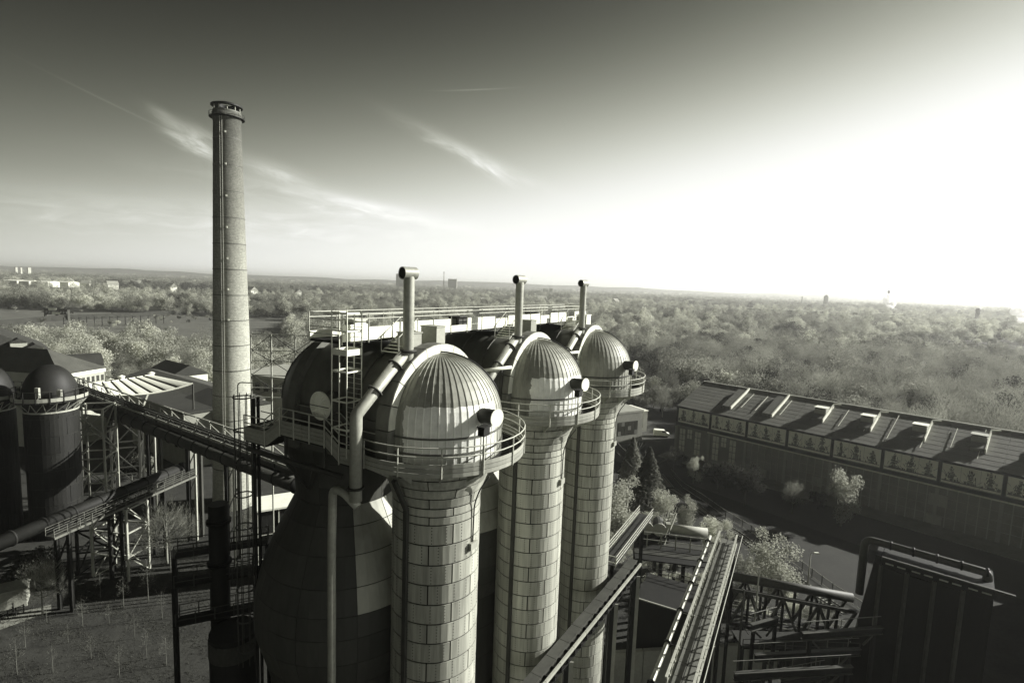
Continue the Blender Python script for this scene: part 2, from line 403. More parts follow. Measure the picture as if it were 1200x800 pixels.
def stove(i):
    root = thing('hot_blast_stove', S0 + U * (PITCH_S * i), stove_labels[i], 'stove', 'row of three hot blast stoves', ROT)
    # --- combustion shaft
    sh = MB().lathe([(2.62, 0), (2.62, 35.5), (2.78, 36.3), (3.1, 37.1), (3.4, 37.8), (3.85, 38.65), (3.9, 38.7)], 36).build('shaft', M['joint'], root, smooth=True, local=True)
    base = R_(-151) + R_(30)
    k = 0; z = ZTOP - ROWH
    while z > -.3:
        for j in range(6): child('plate', plate_me, sh, T(0, 0, z) @ RZ(base + R_(60) * j + (R_(30) if k % 2 == 0 else 0)))
        z -= ROWH; k += 1
    for q, zz in enumerate((34.76, 35.26)):
        for j in range(6): child('plate', half_me, sh, T(0, 0, zz) @ RZ(base + R_(60) * j + (R_(30) if q % 2 else 0)))
    for q, zz in enumerate((35.78, 36.41, 37.04, 37.72)):
        for j in range(6): child('plate', fl_me[q], sh, T(0, 0, zz) @ RZ(base + R_(60) * j + (R_(30) if q % 2 else 0)))
    MB().bar((-2.93, 0, .5), (-2.93, 0, 35.6), .28, .22).bar((-2.93, 0, 35.6), (-4.0, 0, 37.7), .28, .22).build('cable_duct', M['midsteel'], root, local=True)
    MB().tube(rounded([(0, -3.95, 37.6), (0, -3.3, 36.7), (0, -2.9, 35.6), (0, -2.86, 33.2)], .5), .045, 6).build('conduit', M['midsteel'], root, smooth=True, local=True)
    MB().box(-.35, .35, -3.0, -2.82, 32.75, 33.2).build('junction_box', M['palesteel'], root, local=True)
    # --- gallery
    deck = MB().lathe([(5.4, ZG - .1), (5.4, ZG), (RD, ZG), (RD, ZG - .1), (5.4, ZG - .1)], 28, R_(170), R_(370)).build('gallery', M['grating'], root, local=True)
    seg = R_(200) / 8
    for lv in range(3):
        me = STOVE_ME.setdefault(('plank', lv), curved(5.42, 0, 5.42, .25, seg, th=.05, n=4, gap=.03).mesh('plank', M['gallery']))
        for s in range(8): child('plank', me, deck, T(0, 0, ZG - .1 + lv * .255) @ RZ(R_(170) + seg * (s + .5)))
    for s in range(9):
        a = R_(170) + seg * s; c, d = 5.50 * math.cos(a), 5.50 * math.sin(a)
        bar('post', (c, d, ZG - .12), (c, d, ZG + 1.55), .075, .05, M['rail'], deck, True)
        g = MB(); ri, ro = 3.8, 5.38
        pts = [(ri, ZG - .12), (ro, ZG - .12), (ri + .0, ZG - 1.1)]
        n = Vector((-math.sin(a), math.cos(a), 0)) * .04
        A_ = [Vector((r * math.cos(a), r * math.sin(a), zz)) for r, zz in pts]
        g.add([p + n for p in A_] + [p - n for p in A_], [(0, 1, 2), (5, 4, 3), (0, 3, 4, 1), (1, 4, 5, 2), (2, 5, 3, 0)]).build('bracket', M['plate'], deck, local=True)
    for zz in (ZG + 1.05, ZG + 1.55):
        MB().tube(arc_rail(5.50, zz, R_(170), R_(370)), .04, 6).build('rail', M['rail'], deck, smooth=True, local=True)
    # --- dome on the shaft
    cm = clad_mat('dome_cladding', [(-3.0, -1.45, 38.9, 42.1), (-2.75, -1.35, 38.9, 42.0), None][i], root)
    pm = dome_panel(math.pi / ND, prof_d).mesh('dome_panel', cm)
    dome = MB().lathe([(RD - .04, ZG), (RD - .04, ZC)] + [(max((RD - .04) * math.cos(t), .02), ZC + (RD - .04) * math.sin(t)) for t in [math.pi / 2 * q / 10 for q in range(1, 11)]], 28, math.pi, 2 * math.pi).build('dome', M['joint'], root, smooth=True, local=True)
    for j in range(ND): child('panel', pm, dome, RZ(math.pi + math.pi / ND * j))
    for zz, rr, hh in ((40.35, .085, .05), (39.45, .085, .05)):
        MB().lathe([(RD - .02, zz - hh), (RD + rr, zz - hh), (RD + rr, zz + hh), (RD - .02, zz + hh)], 40, math.pi, 2 * math.pi).build('seam_band', M['band'] if i < 2 else M['midsteel'], dome, local=True)
    # manhole stub with pale cap
    dv = Vector((-.198, -.98, 0)).normalized()
    b0 = dv * 3.7 + Vector((0, 0, 41.45)); b1 = dv * 5.0 + Vector((0, 0, 41.55))
    stub = rod('manhole_stub', b0, b1, .46, M['midsteel'], root, True, 18)
    rod('cap', b1, b1 + dv * .07, .52, M['white_sheet'], root, True, 20)
    # cable down the dome
    MB().tube([(1.6 * q / 10 * 0 + .0 + (RD + .1) * math.cos(math.pi / 2 - q * .115) * .55, -(RD + .1) * math.cos(math.pi / 2 - q * .115) * .83, ZC + (RD + .1) * math.sin(math.pi / 2 - q * .115)) for q in range(11)], .05, 5).build('cable', M['darksteel'], dome, smooth=True, local=True)
    # --- arch ring where dome meets duct
    nA = 10
    for q in range(nA):
        t0, t1 = math.pi * q / nA + .006, math.pi * (q + 1) / nA - .006; m = MB(); vs = []
        for t in (t0, (t0 + t1) / 2, t1):
            for (r, y) in ((RD - .1, -.02), (4.6, -.02), (4.6, .9), (RD - .1, .9)): vs.append((-r * math.cos(t), y, ZC + r * math.sin(t)))
        fs = [(4 * s + a, 4 * s + (a + 1) % 4, 4 * s + 4 + (a + 1) % 4, 4 * s + 4 + a) for s in range(2) for a in range(4)] + [(0, 1, 2, 3), (11, 10, 9, 8)]
        m.add(vs, [f[::-1] for f in fs]).build('arch_segment', M['arch_band'], root, local=True)
        m = MB(); vs = []
        for t in (t0, (t0 + t1) / 2, t1):
            for (r, y) in ((RD + .02, -.07), (4.56, -.07), (4.56, -.025), (RD + .02, -.025)): vs.append((-r * math.cos(t), y, ZC + r * math.sin(t)))
        m.add(vs, [f[::-1] for f in fs]).build('arch_face', M['arch'], root, local=True)
    for sx in (-1, 1):
        MB().box(*sorted((sx * 3.9, sx * 4.6)), -.02, .9, ZG - .3, ZC - .03).build('arch_segment', M['arch_band'], root, local=True)
    # --- duct over to the vessel, its end dome and bands
    secs = [stilted(4.12 + .1 * t, ZC + .35 * t, 38.3, .9 + (LV - .9) * t) for t in (0, .33, .66, 1)]
    duct = loft(secs).build('duct', M['rust_shell'], root, smooth=True, local=True)
    MB().add([(-4.1, .9, 38.3), (4.1, .9, 38.3), (4.2, LV, 38.3), (-4.2, LV, 38.3)], [(0, 1, 2, 3)]).build('duct_floor', M['rust_shell'], duct, local=True)
    for y, w, h in ((3.0, .55, .10), (5.35, .16, .08), (LV - .4, .7, .40)):
        t = (y - .9) / (LV - .9); r = 4.12 + .1 * t; zc = ZC + .35 * t
        m = MB(); s0 = [stilted(r - .05, zc, 38.3, y), stilted(r + h, zc, 38.3, y), stilted(r + h, zc, 38.3, y + w), stilted(r - .05, zc, 38.3, y + w)]
        loft(s0).build('band', M['band'], duct, local=True, smooth=False)
    for sx in (-1, 1):
        MB().box(*sorted((sx * 4.0, sx * 4.27)), .95, LV, 40.55, 41.0).build('band', M['band'], duct, local=True)
    ed = MB().lathe([(4.22, 38.3), (4.22, ZC + .35)] + [(max(4.22 * math.cos(t), .03), ZC + .35 + 4.22 * math.sin(t)) for t in [math.pi / 2 * q / 9 for q in range(1, 10)]], 28, 0, math.pi, (0, LV)).build('end_dome', M['rust_shell'], root, smooth=True, local=True)
    for q in range(1, 6):
        a = math.pi * q / 6
        MB().tube([(4.25 * math.cos(t) * math.cos(a), LV + 4.25 * math.cos(t) * math.sin(a), ZC + .35 + 4.25 * math.sin(t)) for t in [math.pi / 2 * w / 8 for w in range(9)]], .05, 4).build('seam', M['band'], ed, local=True)
    # --- checker vessel
    vr = MB().lathe([(max(r - .09, .1), z) for r, z in vessel_prof] + [(5.0, 0)], 40, 0, 2 * math.pi, (0, LV)).build('vessel', M['joint'], root, smooth=True, local=True)
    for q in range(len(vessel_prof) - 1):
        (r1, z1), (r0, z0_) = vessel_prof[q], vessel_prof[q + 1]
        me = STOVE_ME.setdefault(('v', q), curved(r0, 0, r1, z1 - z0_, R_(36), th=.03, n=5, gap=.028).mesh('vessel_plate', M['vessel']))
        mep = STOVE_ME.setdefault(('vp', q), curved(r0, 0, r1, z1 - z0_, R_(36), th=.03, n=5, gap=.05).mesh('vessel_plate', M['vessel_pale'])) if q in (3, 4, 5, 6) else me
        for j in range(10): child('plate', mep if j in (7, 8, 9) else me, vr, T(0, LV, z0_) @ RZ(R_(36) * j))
    # --- relief vent with its T head and the pipe that runs down beside the duct
    vb = Vector((-2.45, .45, 44.2)); vt = Vector((-2.45, .45, 49.75))
    rod('vent_pipe', vb, vt, .32, M['pipe'], root, True, 16)
    rod('vent_flange', vb + Z * .75, vb + Z * .9, .5, M['midsteel'], root, True, 16)
    h0, h1 = vt + Vector((-.5, .1, -.2)), vt + Vector((.42, -.1, -.2))
    MB().tube([h0, h1], .36, 16, cap=False).build('vent_head', M['pipe'], root, smooth=True, local=True)
    MB().tube([h0 + (h1 - h0) * .02, h1], .30, 16, cap=True).build('vent_bore', M['darksteel'], root, local=True)
    e = Vector((-5.9, 1.05, 41.75))
    path = [Vector((-2.6, .55, 44.9)), e, Vector((-5.9, 1.05, 36.9))]
    if i == 0:
        MB().tube(rounded([Vector((-5.9, .9, 36.6)), Vector((-6.0, 2.0, 37.3)), Vector((-6.0, 2.75, 37.2)), Vector((-6.0, 2.85, 34.0)), Vector((-6.0, 2.85, .2))], .4), .24, 12).build('drain_pipe', M['pipe'], root, smooth=True, local=True)
        rod('pipe_flange', (-5.9, 1.05, 37.6), (-5.9, 1.05, 37.72), .46, M['midsteel'], root, True, 14)
    MB().tube(rounded(path, .2), .34, 14).build('relief_pipe', M['pipe'], root, smooth=True, local=True)
    for tt in (.2, .62):
        c = path[0].lerp(e, tt); dd = (e - path[0]).normalized()
        rod('pipe_flange', c, c + dd * .09, .47, M['midsteel'], root, True, 14)
    if i > 0:
        MB().tube([(-4.3, -.1, 42.8), (-6.4, 1.4, 42.6)], .13, 8).build('cross_pipe', M['white_sheet'], root, smooth=True, local=True)
        bar('prop', (-4.6, .6, 38.9), (-4.6, .6, 42.9), .2, .2, M['midsteel'], root, True)
    # floodlight on the gallery
    lp = Vector((-2.35, -4.95, ZG))
    rod('lamp_post', lp, lp + Z * 2.1, .05, M['rail'], root, True, 8)
    MB().box(lp.x - .3, lp.x + .3, lp.y - .2, lp.y + .2, ZG + 2.1, ZG + 2.55).box(lp.x - .36, lp.x + .36, lp.y - .26, lp.y + .26, ZG + 2.55, ZG + 2.63).build('floodlight', M['darksteel'], root, local=True)
    return root
STOVE_ME = {}
stoves = [stove(i) for i in range(3)]

# side gallery with steps along the first stove's vessel
def L0(a, b, z): return S0 + U * a + V * b + Z * z
sg = thing('stepped_gallery', L0(-5.3, 6, 38), 'stepped gallery with plank sides running from the nearest dome past the round white disc', 'gallery')
prof_g = [(1.0, 38.75), (2.7, 38.75), (3.9, 39.5), (7.9, 39.5), (9.4, 38.5), (11.5, 38.5)]
aG = -5.55
for (b0, z0), (b1, z1) in zip(prof_g, prof_g[1:]):
    nseg = max(1, round((b1 - b0) / 2.2)) if z0 == z1 else 1
    for s in range(nseg):
        p = L0(aG, b0 + (b1 - b0) * s / nseg + .02, z0 + (z1 - z0) * s / nseg); q = L0(aG, b0 + (b1 - b0) * (s + 1) / nseg - .02, z0 + (z1 - z0) * (s + 1) / nseg)
        for lv in range(4): bar('plank', p + Z * (.0 + lv * .235), q + Z * (.0 + lv * .235), .05, .21, M['gallery'], sg)
    for zz in (1.25, 1.75):
        rod('rail', L0(aG - .06, b0, z0 + zz - .15), L0(aG - .06, b1, z1 + zz - .15), .04, M['rail'], sg, n=8)
        rod('rail', L0(aG + 1.15, b0, z0 + zz - .15), L0(aG + 1.15, b1, z1 + zz - .15), .035, M['rail'], sg, n=6)
    MB().add([L0(aG, b0, z0 - .12), L0(aG + 1.2, b0, z0 - .12), L0(aG + 1.2, b1, z1 - .12), L0(aG, b1, z1 - .12)] + [L0(aG, b0, z0 - .2), L0(aG + 1.2, b0, z0 - .2), L0(aG + 1.2, b1, z1 - .2), L0(aG, b1, z1 - .2)], [(0, 1, 2, 3), (7, 6, 5, 4), (0, 4, 5, 1), (1, 5, 6, 2), (2, 6, 7, 3), (3, 7, 4, 0)]).build('deck', M['grating'], sg)
for b, z in ((1.2, 38.75), (2.7, 38.75), (3.9, 39.5), (5.2, 39.5), (6.6, 39.5), (7.9, 39.5), (9.4, 38.5), (11.5, 38.5)):
    bar('post', L0(aG - .07, b, z - .2), L0(aG - .07, b, z + 1.62), .08, .06, M['rail'], sg)
for b in (4.2, 7.7): bar('strut', L0(aG + .2, b, 37.9), L0(aG + .2, b, 39.3), .15, .15, M['midsteel'], sg)
rod('support_pipe', L0(aG + .1, 2.5, 37.8), L0(aG + .1, 11.4, 37.8), .16, M['midsteel'], sg, n=10)
for lv in range(4): bar('plank', L0(aG, 11.5, 38.5 + lv * .235), L0(aG + 2.2, 11.7, 38.5 + lv * .235), .05, .21, M['gallery'], sg)
for b in (5.2, 8.2): bar('brace', L0(aG + .3, b, 37.8), L0(-3.2, LV, 35.0), .2, .2, M['midsteel'], sg)

# round disc cover
dc = thing('blind_flange', L0(-5.0, 5.0, 40.9), 'round white disc with radial creases fixed to the dark duct side', 'disc')
c0 = L0(-4.2, 4.75, 41.6); c1 = L0(-5.15, 4.75, 41.6)
rod('neck', c0, c1, .7, M['rust_shell'], dc, n=20)
mb = MB(); ndc = 20; nrm = -U; tx = V; vs = [c1 + nrm * .16]
for k in range(ndc * 2):
    t = math.pi * k / ndc; o = (.10 if k % 2 else .15); vs.append(c1 + nrm * o + (tx * math.cos(t) + Z * math.sin(t)) * .5)
for k in range(ndc * 2):
    t = math.pi * k / ndc; vs.append(c1 + nrm * .08 + (tx * math.cos(t) + Z * math.sin(t)) * .86)
for k in range(ndc * 2):
    t = math.pi * k / ndc; vs.append(c1 + (tx * math.cos(t) + Z * math.sin(t)) * .86)
n2 = ndc * 2
mb.add(vs, [(0, 1 + k, 1 + (k + 1) % n2) for k in range(n2)] + [(1 + k, 1 + n2 + k, 1 + n2 + (k + 1) % n2, 1 + (k + 1) % n2) for k in range(n2)] + [(1 + n2 + k, 1 + 2 * n2 + k, 1 + 2 * n2 + (k + 1) % n2, 1 + n2 + (k + 1) % n2) for k in range(n2)]).build('disc', M['white_sheet'], dc)
bar('strap', c1 + tx * -.85 + nrm * .17, c1 + tx * .85 + nrm * .17, .05, .03, M['midsteel'], dc)

# caged ladder from gallery to roof walkway
lt = thing('caged_ladder', L0(-5.1, 2.9, 38.9), 'upright caged ladder with pale rails beside the slanting pipe', 'ladder')
lc = [L0(-5.0 + .55 * x, 2.75 + .6 * y, 0) for x in (-1, 1) for y in (-1, 0, 1)]
for p in lc: bar('upright', p + Z * 39.0, p + Z * 47.3, .07, .05, M['white_sheet'], lt)
for z in (40.6, 42.2, 43.9, 46.2, 47.2):
    o4 = [lc[0], lc[2], lc[5], lc[3]]
    for k in range(4): bar('hoop', o4[k] + Z * z, o4[(k + 1) % 4] + Z * z, .05, .09, M['white_sheet'], lt)
o4 = [lc[0], lc[2], lc[5], lc[3]]
for k in range(4): bar('guard_plate', o4[k] * 1.0 + Z * 45.0, o4[(k + 1) % 4] + Z * 45.0, .06, .34, M['white_sheet'], lt)
for k in range(26): rod('rung', lc[3] + Z * (39.2 + k * .3), lc[5] + Z * (39.2 + k * .3), .02, M['rail'], lt, n=6)

# roof walkway over the three stoves
rw = thing('roof_walkway', L0(0, 4, 45.4), 'long railed walkway with white sheet sides across the tops of the stoves', 'walkway')
zt = 45.55; bW0, bW1 = 3.0, 5.6
aS, aE = -5.2, 31.0
MB().hexa([L0(aS, bW0, zt - .15), L0(aE, bW0, zt - .15), L0(aE, bW1, zt - .15), L0(aS, bW1, zt - .15), L0(aS, bW0, zt), L0(aE, bW0, zt), L0(aE, bW1, zt), L0(aS, bW1, zt)]).build('deck', M['grating'], rw)
a = aS; k = 0
while a < aE - .1:
    a1 = min(a + 2.05, aE)
    inner = k % 7 not in (1, 5)
    for lv in range(2 if inner else 1):
        bar('side_panel', L0(a + .02, bW0 - .04, zt + .20 + lv * .5), L0(a1 - .02, bW0 - .04, zt + .20 + lv * .5), .05, .47, M['white_sheet'], rw)
    for lv in range(1): bar('side_panel', L0(a + .02, bW1 + .04, zt + .20 + lv * .5), L0(a1 - .02, bW1 + .04, zt + .20 + lv * .5), .05, .47, M['white_sheet'], rw)
    for bb in (bW0 - .08, bW1 + .08): bar('post', L0(a, bb, zt - .2), L0(a, bb, zt + 1.55), .06, .05, M['rail'], rw)
    a = a1; k += 1
for bb in (bW0 - .1, bW1 + .1):
    for zz in (1.25, 1.55):
        rod('rail', L0(aS, bb, zt + zz), L0(aE, bb, zt + zz), .035, M['rail'], rw, n=6)
for aa in (aS, aE):
    for zz in (.35, .75, 1.2, 1.55): rod('rail', L0(aa, bW0, zt + zz), L0(aa, bW1, zt + zz), .035, M['rail'], rw, n=6)
# cabinets and steps on the walkway
for n_, (aa, bb, w, d, h, m) in enumerate(((-.9, 1.7, 1.0, 1.1, 1.0, 'gallery'), (1.3, 1.6, .9, 1.3, 1.3, 'gallery'), (14.4, 1.6, 1.0, 1.2, 1.2, 'gallery'), (27.3, 1.7, 1.2, 1.2, 1.3, 'white_sheet'), (-3.0, 4.2, .9, .9, 1.1, 'white_sheet'), (8.0, 4.4, 1.5, .8, .9, 'midsteel'), (20.4, 4.4, 1.3, .8, .9, 'midsteel'))):
    zb = zt if bb > 3 else 44.9
    lab = ['low grey cabinet left of the nearest vent pipe', 'grey cabinet just right of the nearest vent pipe', 'grey cabinet beside the middle vent pipe', 'white cabinet beside the farthest vent pipe', 'white cabinet on the near end of the roof walkway', 'dark housing on the roof walkway above the gap between first two domes', 'dark housing on the roof walkway above the gap between the last two domes'][n_]
    q = thing('control_cabinet', L0(aa, bb, zb), lab, 'cabinet', None, ROT)
    MB().box(-w / 2, w / 2, -d / 2, d / 2, 0, h).build('body', M[m], q, local=True)
    MB().box(-w / 2 - .06, w / 2 + .06, -d / 2 - .06, d / 2 + .06, h, h + .07).build('lid', M[m], q, local=True)
    MB().box(-w / 2 - .02, -w / 2, -d / 2 + .1, d / 2 - .1, .15, h - .12).build('door', M['gallery'], q, local=True)
# short stair flights down to the vents
for n_, aa in enumerate((-1.6, 11.6, 24.7)):
    q = thing('short_stair', L0(aa, 2.4, 44.6), ['short slatted stair by the nearest vent pipe', 'short slatted stair by the middle vent pipe', 'short slatted stair by the farthest vent pipe'][n_], 'stair')
    for k in range(6): bar('tread', L0(aa - .4 + k * .28, 1.5, 44.75 + k * .17), L0(aa - .4 + k * .28, 2.9, 44.75 + k * .17), .22, .05, M['white_sheet'], q)
    for bb in (1.5, 2.9):
        bar('stringer', L0(aa - .5, bb, 44.65), L0(aa + 1.2, bb, 45.7), .05, .18, M['gallery'], q)
        rod('rail', L0(aa - .5, bb, 45.7), L0(aa + 1.2, bb, 46.8), .035, M['rail'], q, n=6)
        for k in (0, 1): rod('post', L0(aa - .5 + 1.7 * k, bb, 44.65 + k * 1.05), L0(aa - .5 + 1.7 * k, bb, 45.7 + k * 1.1), .03, M['rail'], q, n=6)

# ---------------------------------------------------------------- roads, pavements and plots
HA = Vector((51, 157, 0)); HD = Vector((.69, -.724, 0)); HN = Vector((.724, .69, 0)); HROT = math.atan2(-.724, .69)
def HP(s, o, z=0): return HA + HD * s + HN * o + Z * z
sheet('road', [HP(-30, -7), HP(130, -7), HP(130, -24), HP(60, -25), HP(30, -22), HP(10, -20), HP(-30, -22)], .008, M['asphalt'])
sheet('yard', [HP(-14, -7), HP(-14, 18), HP(-30, 32), HP(-60, 20), HP(-60, -20), HP(-30, -20)], .004, M['asphalt'])
pv = MB().hexa([HP(-2, -7, 0), HP(120, -7, 0), HP(120, 0, 0), HP(-2, 0, 0), HP(-2, -7, .14), HP(120, -7, .14), HP(120, 0, .14), HP(-2, 0, .14)]).build('pavement', M['paving']); pv['kind'] = 'structure'
plot = [G(-60, 760), G(20, 702), G(110, 665), G(200, 626), G(250, 640), G(300, 700), G(300, 900), G(-200, 900)]
sheet('soil_plot', plot, .006, M['soil'])
sheet('path', [G(-40, 740), G(25, 716), G(60, 708), G(60, 716), G(-40, 752)], .012, M['paving'])
sheet('field', [(-900, 335), (-140, 335), (-270, 640), (-900, 640)], .005, M['field'])
sheet('works_yard', [(-75, 60), (-20, 30), (-5, 60), (5, 120), (-60, 150), (-110, 150), (-110, 90)], .003, M['soil'])
sheet('works_yard', [(8, 20), (50, 20), (62, 60), (50, 95), (20, 90), (12, 60)], .003, M['soil'])

# ---------------------------------------------------------------- chimney
YC = 110.0
def cyl_r(half_px, px, Y): return half_px * Y * math.cos(math.atan((px - 600) / F_PX)) / F_PX
cb = P(272.6, 465, YC); ct = P(266.4, 165, YC); top = P(265.5, 134, YC)
ra, rb_ = cyl_r(23.6, 272, YC), cyl_r(16.6, 266, YC)
cx, cyy = cb.x, cb.y
def chr_(z): return ra + (rb_ - ra) * (z - cb.z) / (ct.z - cb.z)
def brick_mat():
    m = mat('chimney_brick', .46, .9, .22, .25, 1.0, 10); nt = m.node_tree; N = nt.nodes.new; L = nt.links.new
    b = nt.nodes['Principled BSDF']; old = b.inputs['Base Color'].links[0].from_socket
    tc = N('ShaderNodeTexCoord'); sp = N('ShaderNodeSeparateXYZ'); L(tc.outputs['Object'], sp.inputs[0])
    at = N('ShaderNodeMath'); at.operation = 'ARCTAN2'; L(sp.outputs[1], at.inputs[0]); L(sp.outputs[0], at.inputs[1])
    ml = N('ShaderNodeMath'); ml.operation = 'MULTIPLY'; ml.inputs[1].default_value = 8.0; L(at.outputs[0], ml.inputs[0])
    cbx = N('ShaderNodeCombineXYZ'); L(ml.outputs[0], cbx.inputs[0]); L(sp.outputs[2], cbx.inputs[1])
    br = N('ShaderNodeTexBrick'); br.inputs['Scale'].default_value = 1.0; br.inputs['Brick Width'].default_value = .9; br.inputs['Row Height'].default_value = .32; br.inputs['Mortar Size'].default_value = .03
    br.inputs['Color1'].default_value = (1, 1, 1, 1); br.inputs['Color2'].default_value = (.62, .62, .62, 1); br.inputs['Mortar'].default_value = (.5, .5, .5, 1); L(cbx.outputs[0], br.inputs[0])
    mx = N('ShaderNodeMix'); mx.data_type = 'RGBA'; mx.blend_type = 'MULTIPLY'; mx.inputs[0].default_value = .75; L(old, mx.inputs[6]); L(br.outputs[0], mx.inputs[7]); L(mx.outputs[2], b.inputs['Base Color'])
    bp = N('ShaderNodeBump'); bp.inputs['Distance'].default_value = .05; bp.inputs['Strength'].default_value = .7; L(br.outputs[0], bp.inputs['Height']); L(bp.outputs[0], b.inputs['Normal'])
    # tonal shading painted into the brick colour, darker towards the top
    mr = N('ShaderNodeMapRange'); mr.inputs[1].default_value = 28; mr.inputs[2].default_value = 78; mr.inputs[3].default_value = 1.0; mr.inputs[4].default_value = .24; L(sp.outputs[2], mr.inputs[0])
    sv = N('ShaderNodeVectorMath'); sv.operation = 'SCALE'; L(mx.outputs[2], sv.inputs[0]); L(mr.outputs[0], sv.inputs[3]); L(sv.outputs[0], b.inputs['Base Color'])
    return m
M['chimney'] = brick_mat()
ch = thing('brick_chimney', (cx, cyy, 0), 'tall tapering brick chimney with ringed top behind the pipe bridge', 'chimney')
zt_ = top.z
prof = [(chr_(z), z) for z in np.linspace(0, zt_ - 1.6, 24)]
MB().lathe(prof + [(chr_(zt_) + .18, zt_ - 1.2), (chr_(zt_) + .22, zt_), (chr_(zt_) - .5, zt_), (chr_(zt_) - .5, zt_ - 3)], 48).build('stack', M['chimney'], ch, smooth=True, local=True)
for k in range(14):
    z = zt_ - 5 - k * 5.2
    if z > 3: MB().lathe([(chr_(z) - .02, z - .09), (chr_(z) + .05, z - .09), (chr_(z) + .05, z + .09), (chr_(z) - .02, z + .09)], 40).build('iron_band', M['band'], ch, local=True)
MB().lathe([(chr_(zt_) + .1, zt_ - .9), (chr_(zt_) + .75, zt_ - .9), (chr_(zt_) + .75, zt_ - .8), (chr_(zt_) + .1, zt_ - .8)], 40).build('balcony', M['darksteel'], ch, local=True)
MB().tube([((chr_(zt_) + .74) * math.cos(t), (chr_(zt_) + .74) * math.sin(t), zt_ - .05) for t in [2 * math.pi * k / 30 for k in range(31)]], .04, 5).build('balcony_rail', M['midsteel'], ch, local=True)
for k in range(16):
    t = 2 * math.pi * k / 16; rr = chr_(zt_) + .74; rod('balcony_post', (rr * math.cos(t), rr * math.sin(t), zt_ - .8), (rr * math.cos(t), rr * math.sin(t), zt_ - .05), .03, M['midsteel'], ch, True, 6)
MB().lathe([(chr_(zt_) - .1, zt_ + .02), (chr_(zt_) + .1, zt_ + .02), (chr_(zt_) + .1, zt_ + .45), (chr_(zt_) - .1, zt_ + .45)], 36).build('crown_ring', M['greysteel'], ch, local=True)
for k in range(10):
    t = 2 * math.pi * k / 10 + .2; rr = chr_(zt_) - .1; bar('crown_post', (rr * math.cos(t), rr * math.sin(t), zt_ + .4), (rr * math.cos(t), rr * math.sin(t), zt_ + 1.6), .16, .16, M['palesteel'], ch, True)
MB().lathe([(chr_(zt_) - 1.0, zt_ + 2.1), (chr_(zt_) + .4, zt_ + 1.62), (chr_(zt_) + .4, zt_ + 1.35), (chr_(zt_) - 1.0, zt_ + 1.5), (chr_(zt_) - 1.0, zt_ + 2.1)], 40).build('hood_ring', M['darksteel'], ch, local=True)
la = math.atan2(-cyy, -cx) - .42
for s in (-.22, .22):
    MB().tube([((chr_(z) + .22) * math.cos(la) - s * math.sin(la), (chr_(z) + .22) * math.sin(la) + s * math.cos(la), z) for z in (.5, zt_ / 2, zt_ - 1)], .045, 5).build('ladder_rail', M['palesteel'], ch, local=True)
mb = MB()
for k in range(int(zt_ / .45) - 2):
    z = 1 + k * .45; a_ = Vector(((chr_(z) + .22) * math.cos(la), (chr_(z) + .22) * math.sin(la), z)); w_ = Vector((-math.sin(la), math.cos(la), 0)) * .22
    mb.bar(a_ - w_, a_ + w_, .04)
mb.build('ladder_rungs', M['palesteel'], ch, local=True)['kind'] = 'stuff'
for k in range(7):
    z = zt_ - 4 - k * 6.2; rr = chr_(z) + .12; q = la + .28
    MB().box(-.14, .14, -.1, .1, -.18, .18).build('lamp', M['white'], ch, W=T(rr * math.cos(q), rr * math.sin(q), z) @ RZ(q + math.pi / 2), local=True)

